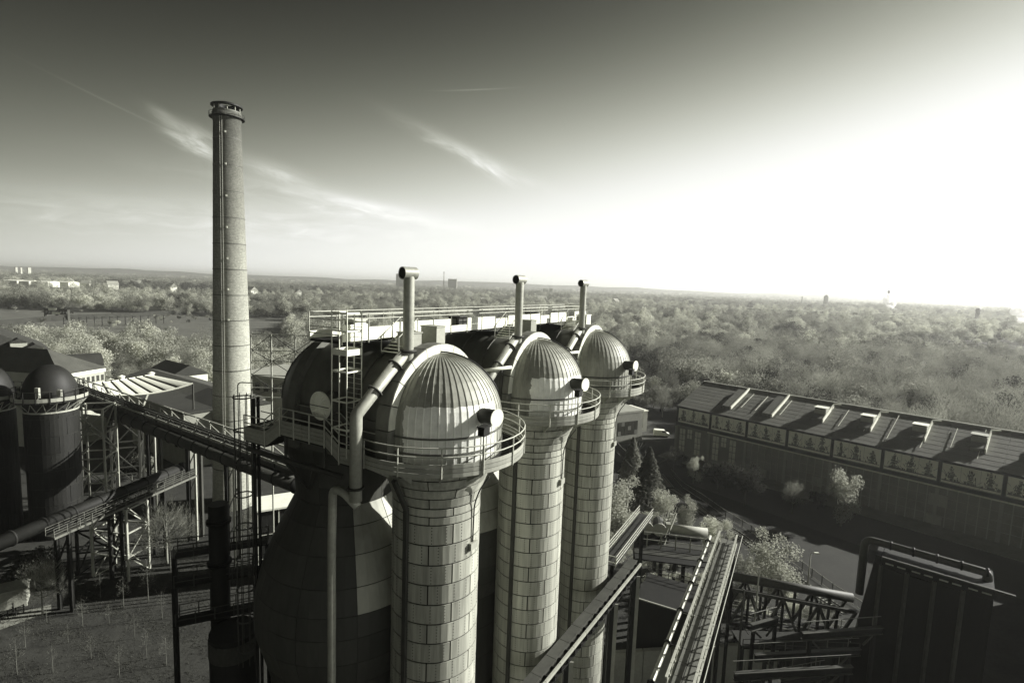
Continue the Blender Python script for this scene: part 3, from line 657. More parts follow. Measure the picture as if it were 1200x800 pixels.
# ---------------------------------------------------------------- dark tanks at the left
def tank(px, label):
    Y = 95.0; c = P(px, 500, Y); zr = P(px, 466, Y).z; zd = P(px, 427, Y).z; r = 3.95
    t = thing('gas_tank', (c.x, c.y, 0), label, 'tank', 'dark domed tanks at the left edge')
    MB().lathe([(r - .05, 0), (r - .05, zr)], 32).build('body', M['joint'], t, smooth=True, local=True)
    rows = 8; hh = zr / rows
    me = STOVE_ME.setdefault('tankplate', curved(r - .03, 0, r - .03, hh, R_(36), th=.05, n=4, gap=.07).mesh('tank_plate', M['tank']))
    for q in range(rows):
        for j in range(10): child('plate', me, t, T(0, 0, q * hh) @ RZ(R_(36) * j + (R_(18) if q % 2 else 0)))
    R2 = r + .1; hd = zd - zr - .6
    MB().lathe([(R2, zr), (R2, zr + .6)] + [(max(R2 * math.cos(a), .02), zr + .6 + hd * math.sin(a)) for a in [math.pi / 2 * k / 10 for k in range(1, 11)]], 32).build('dome', M['tank'], t, smooth=True, local=True)
    MB().lathe([(r, zr - .15), (r + 1.5, zr - .15), (r + 1.5, zr + .02), (r, zr + .02)], 36).build('gallery', M['grating'], t, local=True)
    ns = 18
    me = STOVE_ME.setdefault('tankpanel', curved(r + 1.5, 0, r + 1.5, .9, R_(20), th=.04, n=2, gap=.25).mesh('tank_panel', M['gallery']))
    for k in range(ns):
        a = 2 * math.pi * k / ns
        child('gallery_panel', me, t, T(0, 0, zr + .05) @ RZ(a))
        c2, s2 = (r + 1.58) * math.cos(a + R_(10)), (r + 1.58) * math.sin(a + R_(10))
        bar('post', (c2, s2, zr - .1), (c2, s2, zr + 2.1), .1, .1, M['darksteel'], t, True)
        b0 = Vector(((r + 1.4) * math.cos(a), (r + 1.4) * math.sin(a), zr - .15)); b1 = Vector((r * math.cos(a), r * math.sin(a), zr - 1.9)); b2 = Vector(((r + 1.4) * math.cos(a + R_(20)), (r + 1.4) * math.sin(a + R_(20)), zr - .15))
        bar('brace', b0, b1, .1, .1, M['palesteel'], t, True); bar('brace', b2, b1, .1, .1, M['palesteel'], t, True)
    MB().tube([((r + 1.58) * math.cos(a), (r + 1.58) * math.sin(a), zr + 2.05) for a in [2 * math.pi * k / 36 for k in range(37)]], .05, 5).build('rail', M['midsteel'], t, local=True)
    MB().lathe([(r + .08, zr - 2.2), (r + .08, zr - 1.9)], 36).build('ring', M['palesteel'], t, local=True)
    for (aa, hh2) in ((-1.2, 3.6), (-.6, 3.0)):
        x, y = (r + 1.0) * math.cos(aa), (r + 1.0) * math.sin(aa); MB().box(x - .35, x + .35, y - .2, y + .2, zr + 1.0, zr + hh2 - .8).box(x - .05, x + .05, y - .05, y + .05, zr, zr + 1.0).build('notice_box', M['palesteel'], t, local=True)
    return t
tank(61.5, 'dark plated tank with dome and railed gallery, wholly in view at the left')
tank(-14, 'dark domed tank cut off by the left edge of the picture')

# ---------------------------------------------------------------- pipe bridge running past the chimney
def lerp(a, b, t): return Vector(a).lerp(Vector(b), t)
A1, A0 = Vector((-30.5, 76, 20.3)), Vector((-112, 130, 20.3))
pb = thing('pipe_bridge', (A1 + A0) / 2 - Z * 20, 'long dark pipe bridge sloping across the front of the brick chimney', 'bridge')
dB = (A0 - A1).normalized(); nB = Vector((-dB.y, dB.x, 0)); nB = nB if nB.y < 0 else -nB
nb = 20
MB().tube([A1 - Z * 1.7 + nB * .9, A0 - Z * 1.7 + nB * .9], 1.15, 16).build('gas_main', M['midsteel'], pb, smooth=True)
for k in range(nb + 1):
    c = lerp(A1, A0, k / nb)
    MB().tube([c - Z * 1.7 + nB * .9 - dB * .12, c - Z * 1.7 + nB * .9 + dB * .12], 1.27, 16).build('pipe_flange', M['darksteel'], pb, smooth=True)
for off, z, w, h, m in ((1.3, .2, .35, .6, 'midsteel'), (-1.3, .2, .35, .6, 'midsteel'), (1.3, 2.0, .2, .25, 'midsteel'), (-1.3, 2.4, .2, .25, 'palesteel')):
    for k in range(nb):
        bar('chord', lerp(A1, A0, k / nb) + nB * off + Z * z + dB * .1, lerp(A1, A0, (k + 1) / nb) + nB * off + Z * z - dB * .1, w, h, M[m], pb)
for k in range(nb):
    for off, m in ((1.3, 'midsteel'), (-1.3, 'palesteel')):
        a_, b_ = lerp(A1, A0, k / nb) + nB * off, lerp(A1, A0, (k + 1) / nb) + nB * off
        bar('brace', a_ + Z * .4, b_ + Z * 1.9, .12, .12, M[m], pb); bar('strut', a_ + Z * .4, a_ + Z * 2.0, .14, .14, M[m], pb)
    a_, b_ = lerp(A1, A0, k / nb), lerp(A1, A0, (k + 1) / nb)
    bar('deck_plate', a_ + Z * .55, b_ + Z * .55 - dB * .1, 2.2, .08, M['grating'], pb)
    rod('small_pipe', a_ + nB * 1.75 + Z * 1.1, b_ + nB * 1.75 + Z * 1.1 - dB * .15, .18, M['palesteel'], pb)
for off in (1.0, .4, -.4): MB().tube([A1 + nB * off + Z * 1.3, A0 + nB * off + Z * 1.3], .2, 8).build('pipe_run', M['midsteel'], pb, smooth=True)
for px in (226, 180, 271):
    c = None
    for k in range(201):
        q = lerp(A1, A0, k / 200); 
        if abs(q.x / q.y - ray(px, 560).x / ray(px, 560).y) < .004: c = q; break
    if c is None: continue
    for off in (1.1, -1.1):
        bar('leg', Vector((c.x, c.y, 0)) + nB * off, Vector((c.x, c.y, 18.0)) + nB * off, .55, .55, M['midsteel'] if off < 0 else M['darksteel'], pb)
    bar('leg', Vector((c.x, c.y, 0)) + nB * .2 - dB * .75, Vector((c.x, c.y, 18.0)) + nB * .2 - dB * .75, .35, .35, M['palesteel'], pb)
    for z in (4, 9, 14): bar('brace', Vector((c.x, c.y, z)) + nB * 1.1, Vector((c.x, c.y, z + 4.5)) - nB * 1.1, .16, .16, M['darksteel'], pb)

# second pipe with catwalk, lower left
B0, B1 = G(-30, 648, 13.5), G(214, 548, 13.5)
pc = thing('pipe_catwalk', (B0 + B1) / 2 - Z * 13, 'broad dark pipe with a railed catwalk at the lower left', 'pipeline')
dC = (B1 - B0).normalized(); nC = Vector((dC.y, -dC.x, 0))
MB().tube([B0, lerp(B0, B1, .97), B1 - Z * 1.6], 1.0, 16).build('pipe', M['darksteel'], pc, smooth=True)
for k in range(9):
    c = lerp(B0, B1, k / 8); MB().tube([c - dC * .12, c + dC * .12], 1.1, 16).build('pipe_flange', M['darksteel'], pc, smooth=True)
nk = 14
for k in range(nk):
    a_, b_ = lerp(B0, B1, .22 + .78 * k / nk) + nC * 2.3 - Z * 1.0, lerp(B0, B1, .22 + .78 * (k + 1) / nk) + nC * 2.3 - Z * 1.0
    bar('deck_plate', a_, b_ - dC * .06, 1.5, .12, M['midsteel'], pc)
    for q in (.75, -.7):
        bar('post', a_ + nC * q, a_ + nC * q + Z * 1.2, .07, .07, M['greysteel'], pc)
        for z in (.45, .8, 1.18): rod('rail', a_ + nC * q + Z * z, b_ + nC * q + Z * z, .035, M['greysteel'], pc, n=6)
    bar('edge_beam', a_ + nC * .8 - Z * .15, b_ + nC * .8 - Z * .15 - dC * .05, .1, .3, M['greysteel'], pc)
for k in (-.03, .3, .55, .8):
    c = lerp(B0, B1, k)
    for q in (0, 2.2): bar('leg', Vector((c.x, c.y, 0)) + nC * q, Vector((c.x, c.y, 12.3)) + nC * q, .45, .45, M['darksteel'], pc)
    for z in (2, 7): bar('brace', Vector((c.x, c.y, z)), Vector((c.x, c.y, z + 4.5)) + nC * 2.2, .2, .2, M['darksteel'], pc)

# pale lattice towers between tank and bridge
def lattice(name, c, w, d, z0, z1, n, rz, label, m='palesteel', th=.22, group=None):
    t = thing(name, (c[0], c[1], z0), label, 'steel frame', group, rz)
    cs = [(-w / 2, -d / 2), (w / 2, -d / 2), (w / 2, d / 2), (-w / 2, d / 2)]
    for x, y in cs: bar('post', (x, y, 0), (x, y, z1 - z0), th * 1.5, th * 1.5, M[m], t, True)
    h = (z1 - z0) / n
    for k in range(n):
        for i in range(4):
            (xa, ya), (xb, yb) = cs[i], cs[(i + 1) % 4]
            bar('beam', (xa, ya, (k + 1) * h), (xb, yb, (k + 1) * h), th, th, M[m], t, True)
            if (k + i) % 2: xa, ya, xb, yb = xb, yb, xa, ya
            bar('brace', (xa, ya, k * h), (xb, yb, (k + 1) * h), th * .8, th * .8, M[m], t, True)
    return t
c = P(112, 520, 104); lattice('lattice_tower', c, 5.2, 6, 2.0, P(112, 476, 104).z, 4, .3, 'pale lattice tower standing just right of the big dark tank')
c = P(150, 545, 112); lattice('steel_trestle', c, 5, 5, 0, 17.5, 3, .5, 'grey steel frame under the pipe bridge left of the chimney', 'midsteel', .25)
c = P(140, 600, 82); lattice('steel_trestle', c, 6.5, 4.0, 0, 11.8, 3, -.15, 'pale braced frame standing on the dark yard below the catwalk', 'palesteel', .2)
c = P(118, 590, 84); lattice('steel_trestle', c, 5, 5, 0, 11, 3, .3, 'dark braced frame beside the tank foot below the catwalk', 'darksteel', .25)
# bent standpipe
sp0 = G(137, 650); spt = thing('standpipe', sp0, 'pale bent standpipe standing in front of the braced frame', 'pipe')
MB().tube(rounded([sp0, sp0 + Z * 5.2, sp0 + Vector((.9, .3, 6.2))], .4), .22, 8).build('riser', M['palesteel'], spt, smooth=True)
MB().tube(rounded([sp0 + Vector((-1.0, -.2, .2)), sp0 + Vector((-.5, 0, 1.1)), sp0 + Vector((.2, 0, 1.0))], .4), .28, 8).build('elbow', M['palesteel'], spt, smooth=True)
# glazed shed right of chimney foot
sh0 = P(325, 585, 84); shd = thing('glazed_shed', (sh0.x, sh0.y, 0), 'small pale framed shed with flat roof left of the dark vessel', 'shed', None, .5)
MB().box(-3.0, 3.0, -2.6, 2.6, 0, sh0.z - .6).build('body', M['darksteel'], shd, local=True)
MB().box(-3.4, 3.4, -3.0, 3.0, sh0.z - .5, sh0.z - .2).build('roof', M['white_sheet'], shd, local=True)
for x in (-3.05, 0, 3.05): bar('frame_post', (x, -2.66, 0), (x, -2.66, sh0.z - .5), .22, .12, M['white_sheet'], shd, True)
for z in (4, 8): bar('frame_bar', (-3.0, -2.68, z), (3.0, -2.68, z), .1, .12, M['palesteel'], shd, True)

# ---------------------------------------------------------------- buildings at the left
def gabled(name, c, w, d, he, hr, rz, label, wall, roof, hip=0.0, eave=.5, windows=None, band=None, z0=0.0):
    t = thing(name, (c[0], c[1], z0), label, 'building', None, rz)
    MB().box(-w / 2, w / 2, -d / 2, d / 2, 0, he).build('wall', M[wall], t, local=True)
    e = eave; x0, x1, y0, y1 = -w / 2 - e, w / 2 + e, -d / 2 - e, d / 2 + e
    m = MB().add([(x0, y0, he + .02), (x1, y0, he + .02), (x1, y1, he + .02), (x0, y1, he + .02), (x0 + hip, 0, hr), (x1 - hip, 0, hr)], [(3, 2, 1, 0), (0, 1, 5, 4), (2, 3, 4, 5), (3, 0, 4), (1, 2, 5)])
    m.build('roof', M[roof], t, local=True)
    if band: MB().box(-w / 2 - .12, w / 2 + .12, -d / 2 - .12, -d / 2 + .0, he - band, he - .02).box(w / 2, w / 2 + .12, -d / 2, d / 2 + .12, he - band, he - .02).build('cornice', M['white_sheet'], t, local=True)
    for (side, n, zb, ww, hh, arch) in (windows or []):
        L_ = w if side in ('f', 'b') else d
        for k in range(n):
            s = (k + .5) / n * L_ - L_ / 2
            m = MB(); 
            if arch: m.add([(-ww / 2, 0, 0), (ww / 2, 0, 0), (ww / 2, 0, hh - ww / 2), (ww * .35, 0, hh - .1), (0, 0, hh), (-ww * .35, 0, hh - .1), (-ww / 2, 0, hh - ww / 2)], [(0, 1, 2, 3, 4, 5, 6)])
            else: m.add([(-ww / 2, 0, 0), (ww / 2, 0, 0), (ww / 2, 0, hh), (-ww / 2, 0, hh)], [(0, 1, 2, 3)])
            m.box(-ww / 2 - .12, ww / 2 + .12, -.1, .02, -.15, 0)
            F = {'f': T(s, -d / 2 - .015, zb), 'r': T(w / 2 + .015, s, zb) @ RZ(math.pi / 2)}[side]
            m.build('window', M['glass'], t, W=F, local=True)
    return t
# hip-roofed brick hall behind tank
wa, wb_ = P(70, 439, 140), P(122, 428, 153); wb_.z = wa.z; bw_ = (wb_ - wa); bwl = math.hypot(bw_.x, bw_.y); brz = math.atan2(bw_.y, bw_.x); bhz = wa.z
bk = thing('brick_hall', Vector((wa.x, wa.y, 0)), 'brick hall with grey hipped roof and a pale cornice behind the tank', 'building', None, brz)
MB().box(0, bwl, 0, 34, 0, bhz).build('wall', M['brick_pale'], bk, local=True)
MB().add([(-.6, -.6, bhz + .02), (bwl + .6, -.6, bhz + .02), (bwl + .6, 34.6, bhz + .02), (-.6, 34.6, bhz + .02), (bwl * .35, 9, bhz + 6.0), (bwl * .35, 27, bhz + 6.0)], [(3, 2, 1, 0), (0, 1, 4), (1, 2, 5, 4), (2, 3, 5), (3, 0, 4, 5)]).build('roof', M['roof_mid'], bk, local=True)
MB().box(-.15, bwl + .15, -.3, 0, bhz - 1.1, bhz - .05).box(bwl, bwl + .3, 0, 34, bhz - 1.1, bhz - .05).build('cornice', M['white_sheet'], bk, local=True)
for k in range(9):
    x = (k + .5) / 9 * bwl
    MB().box(x - .42, x + .42, -.06, .02, bhz - 3.4, bhz - 1.9).box(x - .5, x + .5, -.1, .02, bhz - 3.55, bhz - 3.4).build('window', M['glass'], bk, local=True)
    MB().add([(x - .45, -.05, bhz - 7.4), (x + .45, -.05, bhz - 7.4), (x + .45, -.05, bhz - 5.4), (x + .3, -.05, bhz - 5.0), (x, -.05, bhz - 4.85), (x - .3, -.05, bhz - 5.0), (x - .45, -.05, bhz - 5.4)], [(0, 1, 2, 3, 4, 5, 6)]).build('window', M['glass'], bk, local=True)
c = P(10, 430, 165); dh = gabled('engine_house', (c.x - 20, c.y + 14), 46, 30, P(20, 420, 165).z, P(20, 388, 175).z + 1, -.75, 'large dark engine house roof at the far left behind the tanks', 'brick', 'roof_dark', hip=2, windows=[('f', 8, 9, 1.6, 4, True), ('r', 5, 9, 1.6, 4, True)])
for (px, py, w, h, lab) in ((21, 398, 4.5, 5.0, 'square pale roof turret on the dark engine house'), (40, 404, 7, 2.2, 'low ridge ventilator on the dark engine house roof')):
    c = P(px, py, 168); q = thing('roof_turret', c - Z * h, lab, 'turret', None, -.75)
    MB().box(-w / 2, w / 2, -2, 2, -1, h - .6).build('body', M['brick_pale'], q, local=True); MB().add([(-w / 2 - .4, -2.4, h - .6), (w / 2 + .4, -2.4, h - .6), (w / 2 + .4, 2.4, h - .6), (-w / 2 - .4, 2.4, h - .6), (-w / 2 - .4, 0, h + .6), (w / 2 + .4, 0, h + .6)], [(3, 2, 1, 0), (0, 1, 5, 4), (2, 3, 4, 5), (3, 0, 4), (1, 2, 5)]).build('cap', M['roof_dark'], q, local=True)
c = P(58, 440, 150); gq = thing('arched_gable', (c.x, c.y, 0), 'dark gable with a pale arched rim in front of the brick hall', 'building', None, -.75)
zz = P(55, 418, 150).z; MB().box(-4.6, 4.6, 0, 12, 0, zz - 3).build('wall', M['brick'], gq, local=True)
loft([[(-4.6 * math.cos(math.pi * k / 12), y, zz - 3 + 3.4 * math.sin(math.pi * k / 12)) for k in range(13)] for y in (0, 12)]).build('roof', M['roof_dark'], gq, local=True)
MB().tube([(-4.6 * math.cos(math.pi * k / 12), -.1, zz - 3 + 3.4 * math.sin(math.pi * k / 12)) for k in range(13)], .3, 6).build('rim', M['brick_pale'], gq, local=True)
MB().add([(-4.4 * math.cos(math.pi * k / 12), -.02, zz - 3 + 3.2 * math.sin(math.pi * k / 12)) for k in range(13)], [tuple(range(13))]).build('gable_glass', M['glass'], gq, local=True)
# long low roofs behind canopy
c = P(175, 452, 150); gabled('long_shed', (c.x + 4, c.y + 12), 60, 16, P(175, 462, 150).z, P(175, 446, 158).z, -.62, 'long low shed with grey roof behind the white canopy', 'brick', 'roof_mid', windows=[('f', 14, 4, 1.8, 2.5, False)])
c = P(195, 432, 178); gabled('dark_shed', (c.x, c.y + 6), 18, 12, P(195, 436, 172).z - 2, P(195, 424, 175).z - 1.5, -.62, 'dark roofed shed with pale gable behind the long low shed', 'white_sheet', 'roof_dark')
c = P(228, 470, 135); gabled('machine_house', (c.x + 4, c.y + 9), 22, 12, P(232, 462, 130).z - 4.5, P(232, 448, 135).z - 4.5, -.62, 'dark machine house between canopy and chimney', 'brick', 'roof_dark', windows=[('f', 5, 5, 1.2, 1.6, False)])
c = P(185, 490, 138); bh = thing('blower_house', (c.x, c.y, 0), 'dark flat-topped building under the white canopy', 'building', None, -.62)
MB().box(-18, 16, 0, 16, 0, P(185, 474, 138).z).build('wall', M['brick'], bh, local=True)
MB().box(-18.4, 16.4, -.4, 16.4, P(185, 474, 138).z, P(185, 474, 138).z + .5).build('parapet', M['roof_dark'], bh, local=True)
for k in range(6): MB().box(-15 + k * 5, -13.4 + k * 5, -.06, .02, 5, 7.2).build('window', M['glass'], bh, local=True)
MB().box(6, 9.5, -.12, .02, 8.0, 10.2).build('sign_panel', M['palesteel'], bh, local=True)
for k, (px, py, h) in enumerate(((129, 444, 3.0), (177, 436, 3.2), (142, 440, 1.6))):
    c = P(px, py, 150); q = thing('roof_vent', c - Z * h, ['pale roof vent above the left end of the canopy', 'pale roof vent on the dark shed beside the canopy', 'small pale roof vent beyond the canopy'][k], 'vent')
    MB().lathe([(.75, -2), (.75, h - .4), (.95, h - .4), (.95, h - .2), (.1, h + .2)], 14).build('drum', M['white_sheet'], q, local=True)
# tensile canopy
cn = thing('fabric_canopy', P(165, 470, 128) - Z * 4, 'white ribbed canopy roof sagging between its ends above dark buildings', 'canopy')
qn = 8; grid = []
pL0, pL1, pR0, pR1 = G(92, 457, 21.5), G(99, 451, 21.0), G(226, 449, 21.5), G(177, 439, 21.0)
for i in range(qn * 3 + 1):
    t = i / (qn * 3); row = []
    for j in range(7):
        s = j / 6; p0 = lerp(pL0, pR0, t); p1 = lerp(pL1, pR1, t); sag = 4 * t * (1 - t)
        p = lerp(p0, p1, s) - Z * (sag * (2.0 * (1 - s) + .2 * s)); row.append(p)
    grid.append(row)
for k in range(qn):
    m = MB(); vs = []
    for i in range(3 * k, 3 * k + 4):
        for j in range(7):
            vs.append(grid[i][j] + Z * (.14 * math.sin(math.pi * (i - 3 * k) / 3)))
    n0 = len(vs); vs += [v - Z * .06 for v in vs]
    fs = [(a * 7 + b, a * 7 + b + 1, a * 7 + b + 8, a * 7 + b + 7) for a in range(3) for b in range(6)]
    fs += [tuple(n0 + x for x in f[::-1]) for f in fs]
    m.add(vs, fs).build('roof_panel', M['fabric'], cn)
    if k: MB().tube([p + Z * .12 for p in grid[3 * k]], .16, 5).build('rib', M['midsteel'], cn)
MB().tube([grid[i][0] for i in range(len(grid))], .22, 6).build('edge_beam', M['white_sheet'], cn)
MB().tube([grid[i][6] for i in range(len(grid))], .22, 6).build('edge_beam', M['white_sheet'], cn)
e_ = grid[int(qn * 3 * .62)][0]; bar('prop', e_, e_ + Vector((-1.4, -1.0, -5.0)), .35, .35, M['white_sheet'], cn)
for t in (0, 1): e_ = grid[-1 if t else 0][0]; bar('mast', Vector((e_.x, e_.y, 0)), e_, .3, .3, M['midsteel'], cn)
# pale flat roof slab and scaffold truss between chimney and first vessel
c = P(318, 440, 165); fr = thing('flat_hall', (c.x, c.y, 0), 'pale flat-roofed hall seen through the lattice right of the chimney', 'building', None, -.3)
zf = P(318, 441, 165).z; MB().box(-14, 16, 0, 22, 0, zf - .8).build('wall', M['brick'], fr, local=True); MB().box(-14.5, 16.5, -.5, 22.5, zf - .8, zf).build('roof', M['concrete'], fr, local=True)
for k in range(9): MB().box(-13 + k * 3.3, -11.2 + k * 3.3, -.05, .02, zf - 5, zf - 2.4).build('window', M['glass'], fr, local=True)
c = P(318, 445, 80); lt2 = thing('lattice_mast', (c.x, c.y, 0), 'open lattice frame standing between the chimney and the nearest dark dome', 'steel frame')
pz = [P(318, y, 80).z for y in (392, 411, 423, 440, 455, 466)]; xs = [P(x, 420, 80).x for x in (294, 318, 346, 372)]
for i, x in enumerate(xs): bar('post', (x, 80, 0), (x, 80, pz[0 if i < 3 else 1]), .18 if i == 1 else .12, .18, M['palesteel'], lt2)
for k, z in enumerate(pz):
    bar('beam', (xs[0], 80.2, z), (xs[-1], 80.2, z), .14, .14, M['palesteel'], lt2)
    if k:
        for i in range(3):
            a_, b_ = (xs[i], 80.1, pz[k - 1]), (xs[i + 1], 80.1, z)
            if (i + k) % 2: a_, b_ = (xs[i + 1], 80.1, pz[k - 1]), (xs[i], 80.1, z)
            bar('brace', a_, b_, .09, .09, M['midsteel'], lt2)
# caged ladder on the left end of the stepped gallery
cg = L0(-5.0, 12.6, 0); cl = thing('cage_ladder', cg, 'thin caged ladder hanging below the left end of the stepped gallery', 'ladder')
for k in range(8):
    t = 2 * math.pi * k / 8; o_ = Vector((.55 * math.cos(t), .55 * math.sin(t), 0)); rod('cage_bar', cg + o_ + Z * 22, cg + o_ + Z * 41.2, .03, M['midsteel'], cl, n=5)
for k in range(9): MB().tube([cg + Vector((.56 * math.cos(t), .56 * math.sin(t), 23 + k * 2.25)) for t in [2 * math.pi * j / 16 for j in range(17)]], .05, 5).build('hoop', M['midsteel'], cl)
MB().tube(rounded([cg + Vector((-.3, 0, 41)), cg + Vector((-.3, 0, 42)), cg + Vector((.9, 0, 42))], .3), .04, 6).build('handrail', M['rail'], cl)
for k in (0, 1): bar('stile', cg + Vector((.9, .3 - .6 * k, 0)), cg + Vector((.9, .3 - .6 * k, 41)), .16, .16, M['darksteel'], cl)
# platform tower, lower left foreground
ft = thing('platform_tower', P(250, 700, 46) - Z * P(250, 700, 46).z, 'dark pipe tower with railed platforms at the lower left centre', 'tower')
cP = P(258, 690, 47)
rod('stack_pipe', (cP.x, cP.y, 0), (cP.x, cP.y, P(258, 590, 47).z), .85, M['darksteel'], ft, n=18)
for y in (612, 660, 720): z = P(258, y, 47).z; rod('pipe_flange', (cP.x, cP.y, z), (cP.x, cP.y, z + .3), 1.05, M['darksteel'], ft, n=18)
cQ = P(275, 770, 44); rod('lower_drum', (cQ.x, cQ.y, 0), (cQ.x, cQ.y, P(258, 728, 45).z), 2.0, M['darksteel'], ft, n=22)
MB().lathe([(2.0, 0), (2.06, .0), (2.06, 1.6), (2.0, 1.6)], 24).build('drum_band', M['midsteel'], ft, W=T(cQ.x, cQ.y, P(258, 752, 45).z))
for (y0, x0, x1, yy) in ((655, 204, 300, 46), (690, 204, 300, 45), (735, 206, 300, 44)):
    a_ = P(x0, y0, yy); b_ = Vector((a_.x + (x1 - x0) / 13.5, a_.y + 3.2, a_.z)); n_ = Vector((.35, -.9, 0)) * 1.6
    MB().hexa([a_, b_, b_ - n_, a_ - n_, a_ + Z * .15, b_ + Z * .15, b_ - n_ + Z * .15, a_ - n_ + Z * .15]).build('platform', M['grating'], ft)
    for k in range(6):
        p = lerp(a_, b_, k / 5); bar('post', p, p + Z * 1.25, .07, .07, M['midsteel'], ft)
        p = p - n_; bar('post', p, p + Z * 1.25, .07, .07, M['midsteel'], ft)
    for o_ in (Vector((0, 0, 0)), -n_):
        for z in (.6, 1.22): rod('rail', a_ + o_ + Z * z, b_ + o_ + Z * z, .04, M['midsteel'], ft, n=6)
    for q in (a_, b_): bar('leg', Vector((q.x, q.y, 0)), q + Z * .1, .3, .3, M['darksteel'], ft)

# ---------------------------------------------------------------- long exhibition hall
hall = thing('exhibition_hall', HA, 'long brick hall with low pitched roof and a row of picture banners at right', 'building', None, HROT)
HL, HWID, HE, HR = 114.0, 32.0, 15.1, 20.6; BAY = 10.42
MB().box(0, HL, 0, HWID, 0, HE).add([(0, 0, HE), (0, HWID, HE), (0, HWID / 2, HR - .25), (HL, 0, HE), (HL, HWID, HE), (HL, HWID / 2, HR - .25)], [(0, 1, 2), (3, 5, 4)]).build('wall', M['brick'], hall, local=True)
nC_, LS = 9, HL / 11; sl = math.hypot(16.7, (HR - HE) * 16.7 / 16); ang = math.atan2(HR - HE, 16)
rs = MB().box(0, LS - .04, 0, sl / nC_ + .12, 0, .09).mesh('roof_sheet', M['roof_sheet'])
for side in (0, 1):
    for q in range(nC_):
        for k in range(11):
            tilt = ang - .014
            y = -.7 + (16.7 / nC_) * q; z = HE - .2 + (HR - HE) * (.7 + y - .7 + .0) / 16 + .12
            F = T(k * LS, y, z) @ Matrix.Rotation(tilt, 4, 'X')
            if side: F = T(0, HWID, 0) @ Matrix.Scale(-1, 4, (0, 1, 0)) @ F
            child('roof_sheet', rs, hall, F)
MB().box(-.2, HL + .2, 15.7, 16.3, HR + .05, HR + .3).build('ridge_cap', M['palesteel'], hall, local=True)
MB().box(-.15, HL, -.75, -.45, HE - .55, HE - .1).build('gutter', M['darksteel'], hall, local=True)
MB().box(BAY - .5, HL, -.35, -.02, 8.75, 9.05).build('ledge', M['white_sheet'], hall, local=True)
MB().box(-.05, HL, -.12, -.02, 9.1, 9.9).build('frieze', M['roof_dark'], hall, local=True)
for k in range(12):
    s = k * BAY + .15
    MB().box(s - .35, s + .35, -.3, -.02, 0, 8.7).build('pilaster', M['concrete'], hall, local=True)
    MB().box(s - .28, s + .28, -.34, -.12, 9.95, HE - .1).build('frieze_post', M['roof_dark'], hall, local=True)
    if k < 2:
        for (o, w, z0, z1) in ((2.0, 1.9, 1.2, 8.3), (4.3, 1.6, 5.6, 8.5), (6.9, 1.9, 1.2, 8.3)):
            wn = MB().box(s + o - w / 2, s + o + w / 2, -.06, -.02, z0, z1).build('window', M['joint'], hall, local=True)
            nx, nz = 2, max(2, round((z1 - z0) / 1.75))
            for a in range(nx):
                for b in range(nz):
                    pw, ph = w / nx, (z1 - z0) / nz; x0 = s + o - w / 2 + a * pw + .06; zq = z0 + b * ph + .06
                    MB().box(x0, x0 + pw - .12, -.09, -.065, zq, zq + ph - .12).build('pane', M['pane'], wn, local=True)
    else:
        for o in (1.75, 3.5, 5.25, 7.0, 8.75): MB().box(s + o - .09, s + o + .09, -.12, -.02, 0.2, 8.7).build('mullion', M['brick_pale'], hall, local=True)
        for z in (2.4, 4.5, 6.6): MB().box(s + .36, s + BAY - .36, -.08, -.015, z, z + .12).build('transom', M['brick_pale'], hall, local=True)
for (s, z0, z1, w) in ((39.3, 1.8, 4.2, 2.4), (63.0, 4.6, 7.3, 3.3), (62.6, .4, 2.4, 2.8), (26.2, .3, 2.6, 2.0)):
    MB().box(s - w / 2, s + w / 2, -.32, -.2, z0, z1).build('notice_panel', M['palesteel'], hall, local=True)
def on_roof(s, y, h=0): return (s, y, HE + (HR - HE) * y / 16 + h)
# roof lights and stepped ventilators
rm = T(0, 0, 0)
def roof_box(name, s0, s1, y0, y1, h, m, parent=hall):
    mm = MB(); vs = [on_roof(s0, y0, 0), on_roof(s1, y0, 0), on_roof(s1, y1, 0), on_roof(s0, y1, 0)]; vs += [(x, y, z + h) for x, y, z in vs]
    return mm.hexa(vs).build(name, M[m], parent, local=True)
for (s, y0, y1) in ((13.3, 3.2, 13.6), (24.6, 3.2, 13.6)):
    sk = roof_box('roof_light', s - 1.15, s + 1.15, y0, y1, .75, 'roof_sheet'); roof_box('edge_flashing', s + 1.16, s + 1.5, y0 - .1, y1 + 1.6, .85, 'white_sheet', sk)
for k in range(8):
    s = 36.3 + k * 10.5; v = roof_box('roof_ventilator', s - 1.3, s + 1.3, 5.2, 12.4, .9, 'roof_sheet')
    mm = MB(); a = [on_roof(s - 1.35, 7.6, .8), on_roof(s + 1.35, 7.6, .8), on_roof(s + 1.35, 10.2, .8), on_roof(s - 1.35, 10.2, .8)]; zt2 = a[2][2] + .75
    mm.hexa(a + [(x, y, zt2 - (.35 if i < 2 else 0)) for i, (x, y, z) in enumerate(a)]).build('monitor', M['gallery'], v, local=True)
    mm = MB(); b = [(x, y - .02, 0) for x, y, z in a]; MB().box(s - 1.5, s + 1.5, 7.35, 10.4, zt2 + .0, zt2 + .12).build('monitor_roof', M['white_sheet'] if k < 3 else M['palesteel'], v, local=True)
    roof_box('edge_flashing', s + 1.31, s + 1.55, 5.1, 13.6, 1.0, 'white_sheet', v)
    mm = MB(); mm.bar(on_roof(s + 1.4, 13.6, .9), on_roof(s + 3.0, 14.4, .7), .28, .28).build('flashing_return', M['white_sheet'], v, local=True)
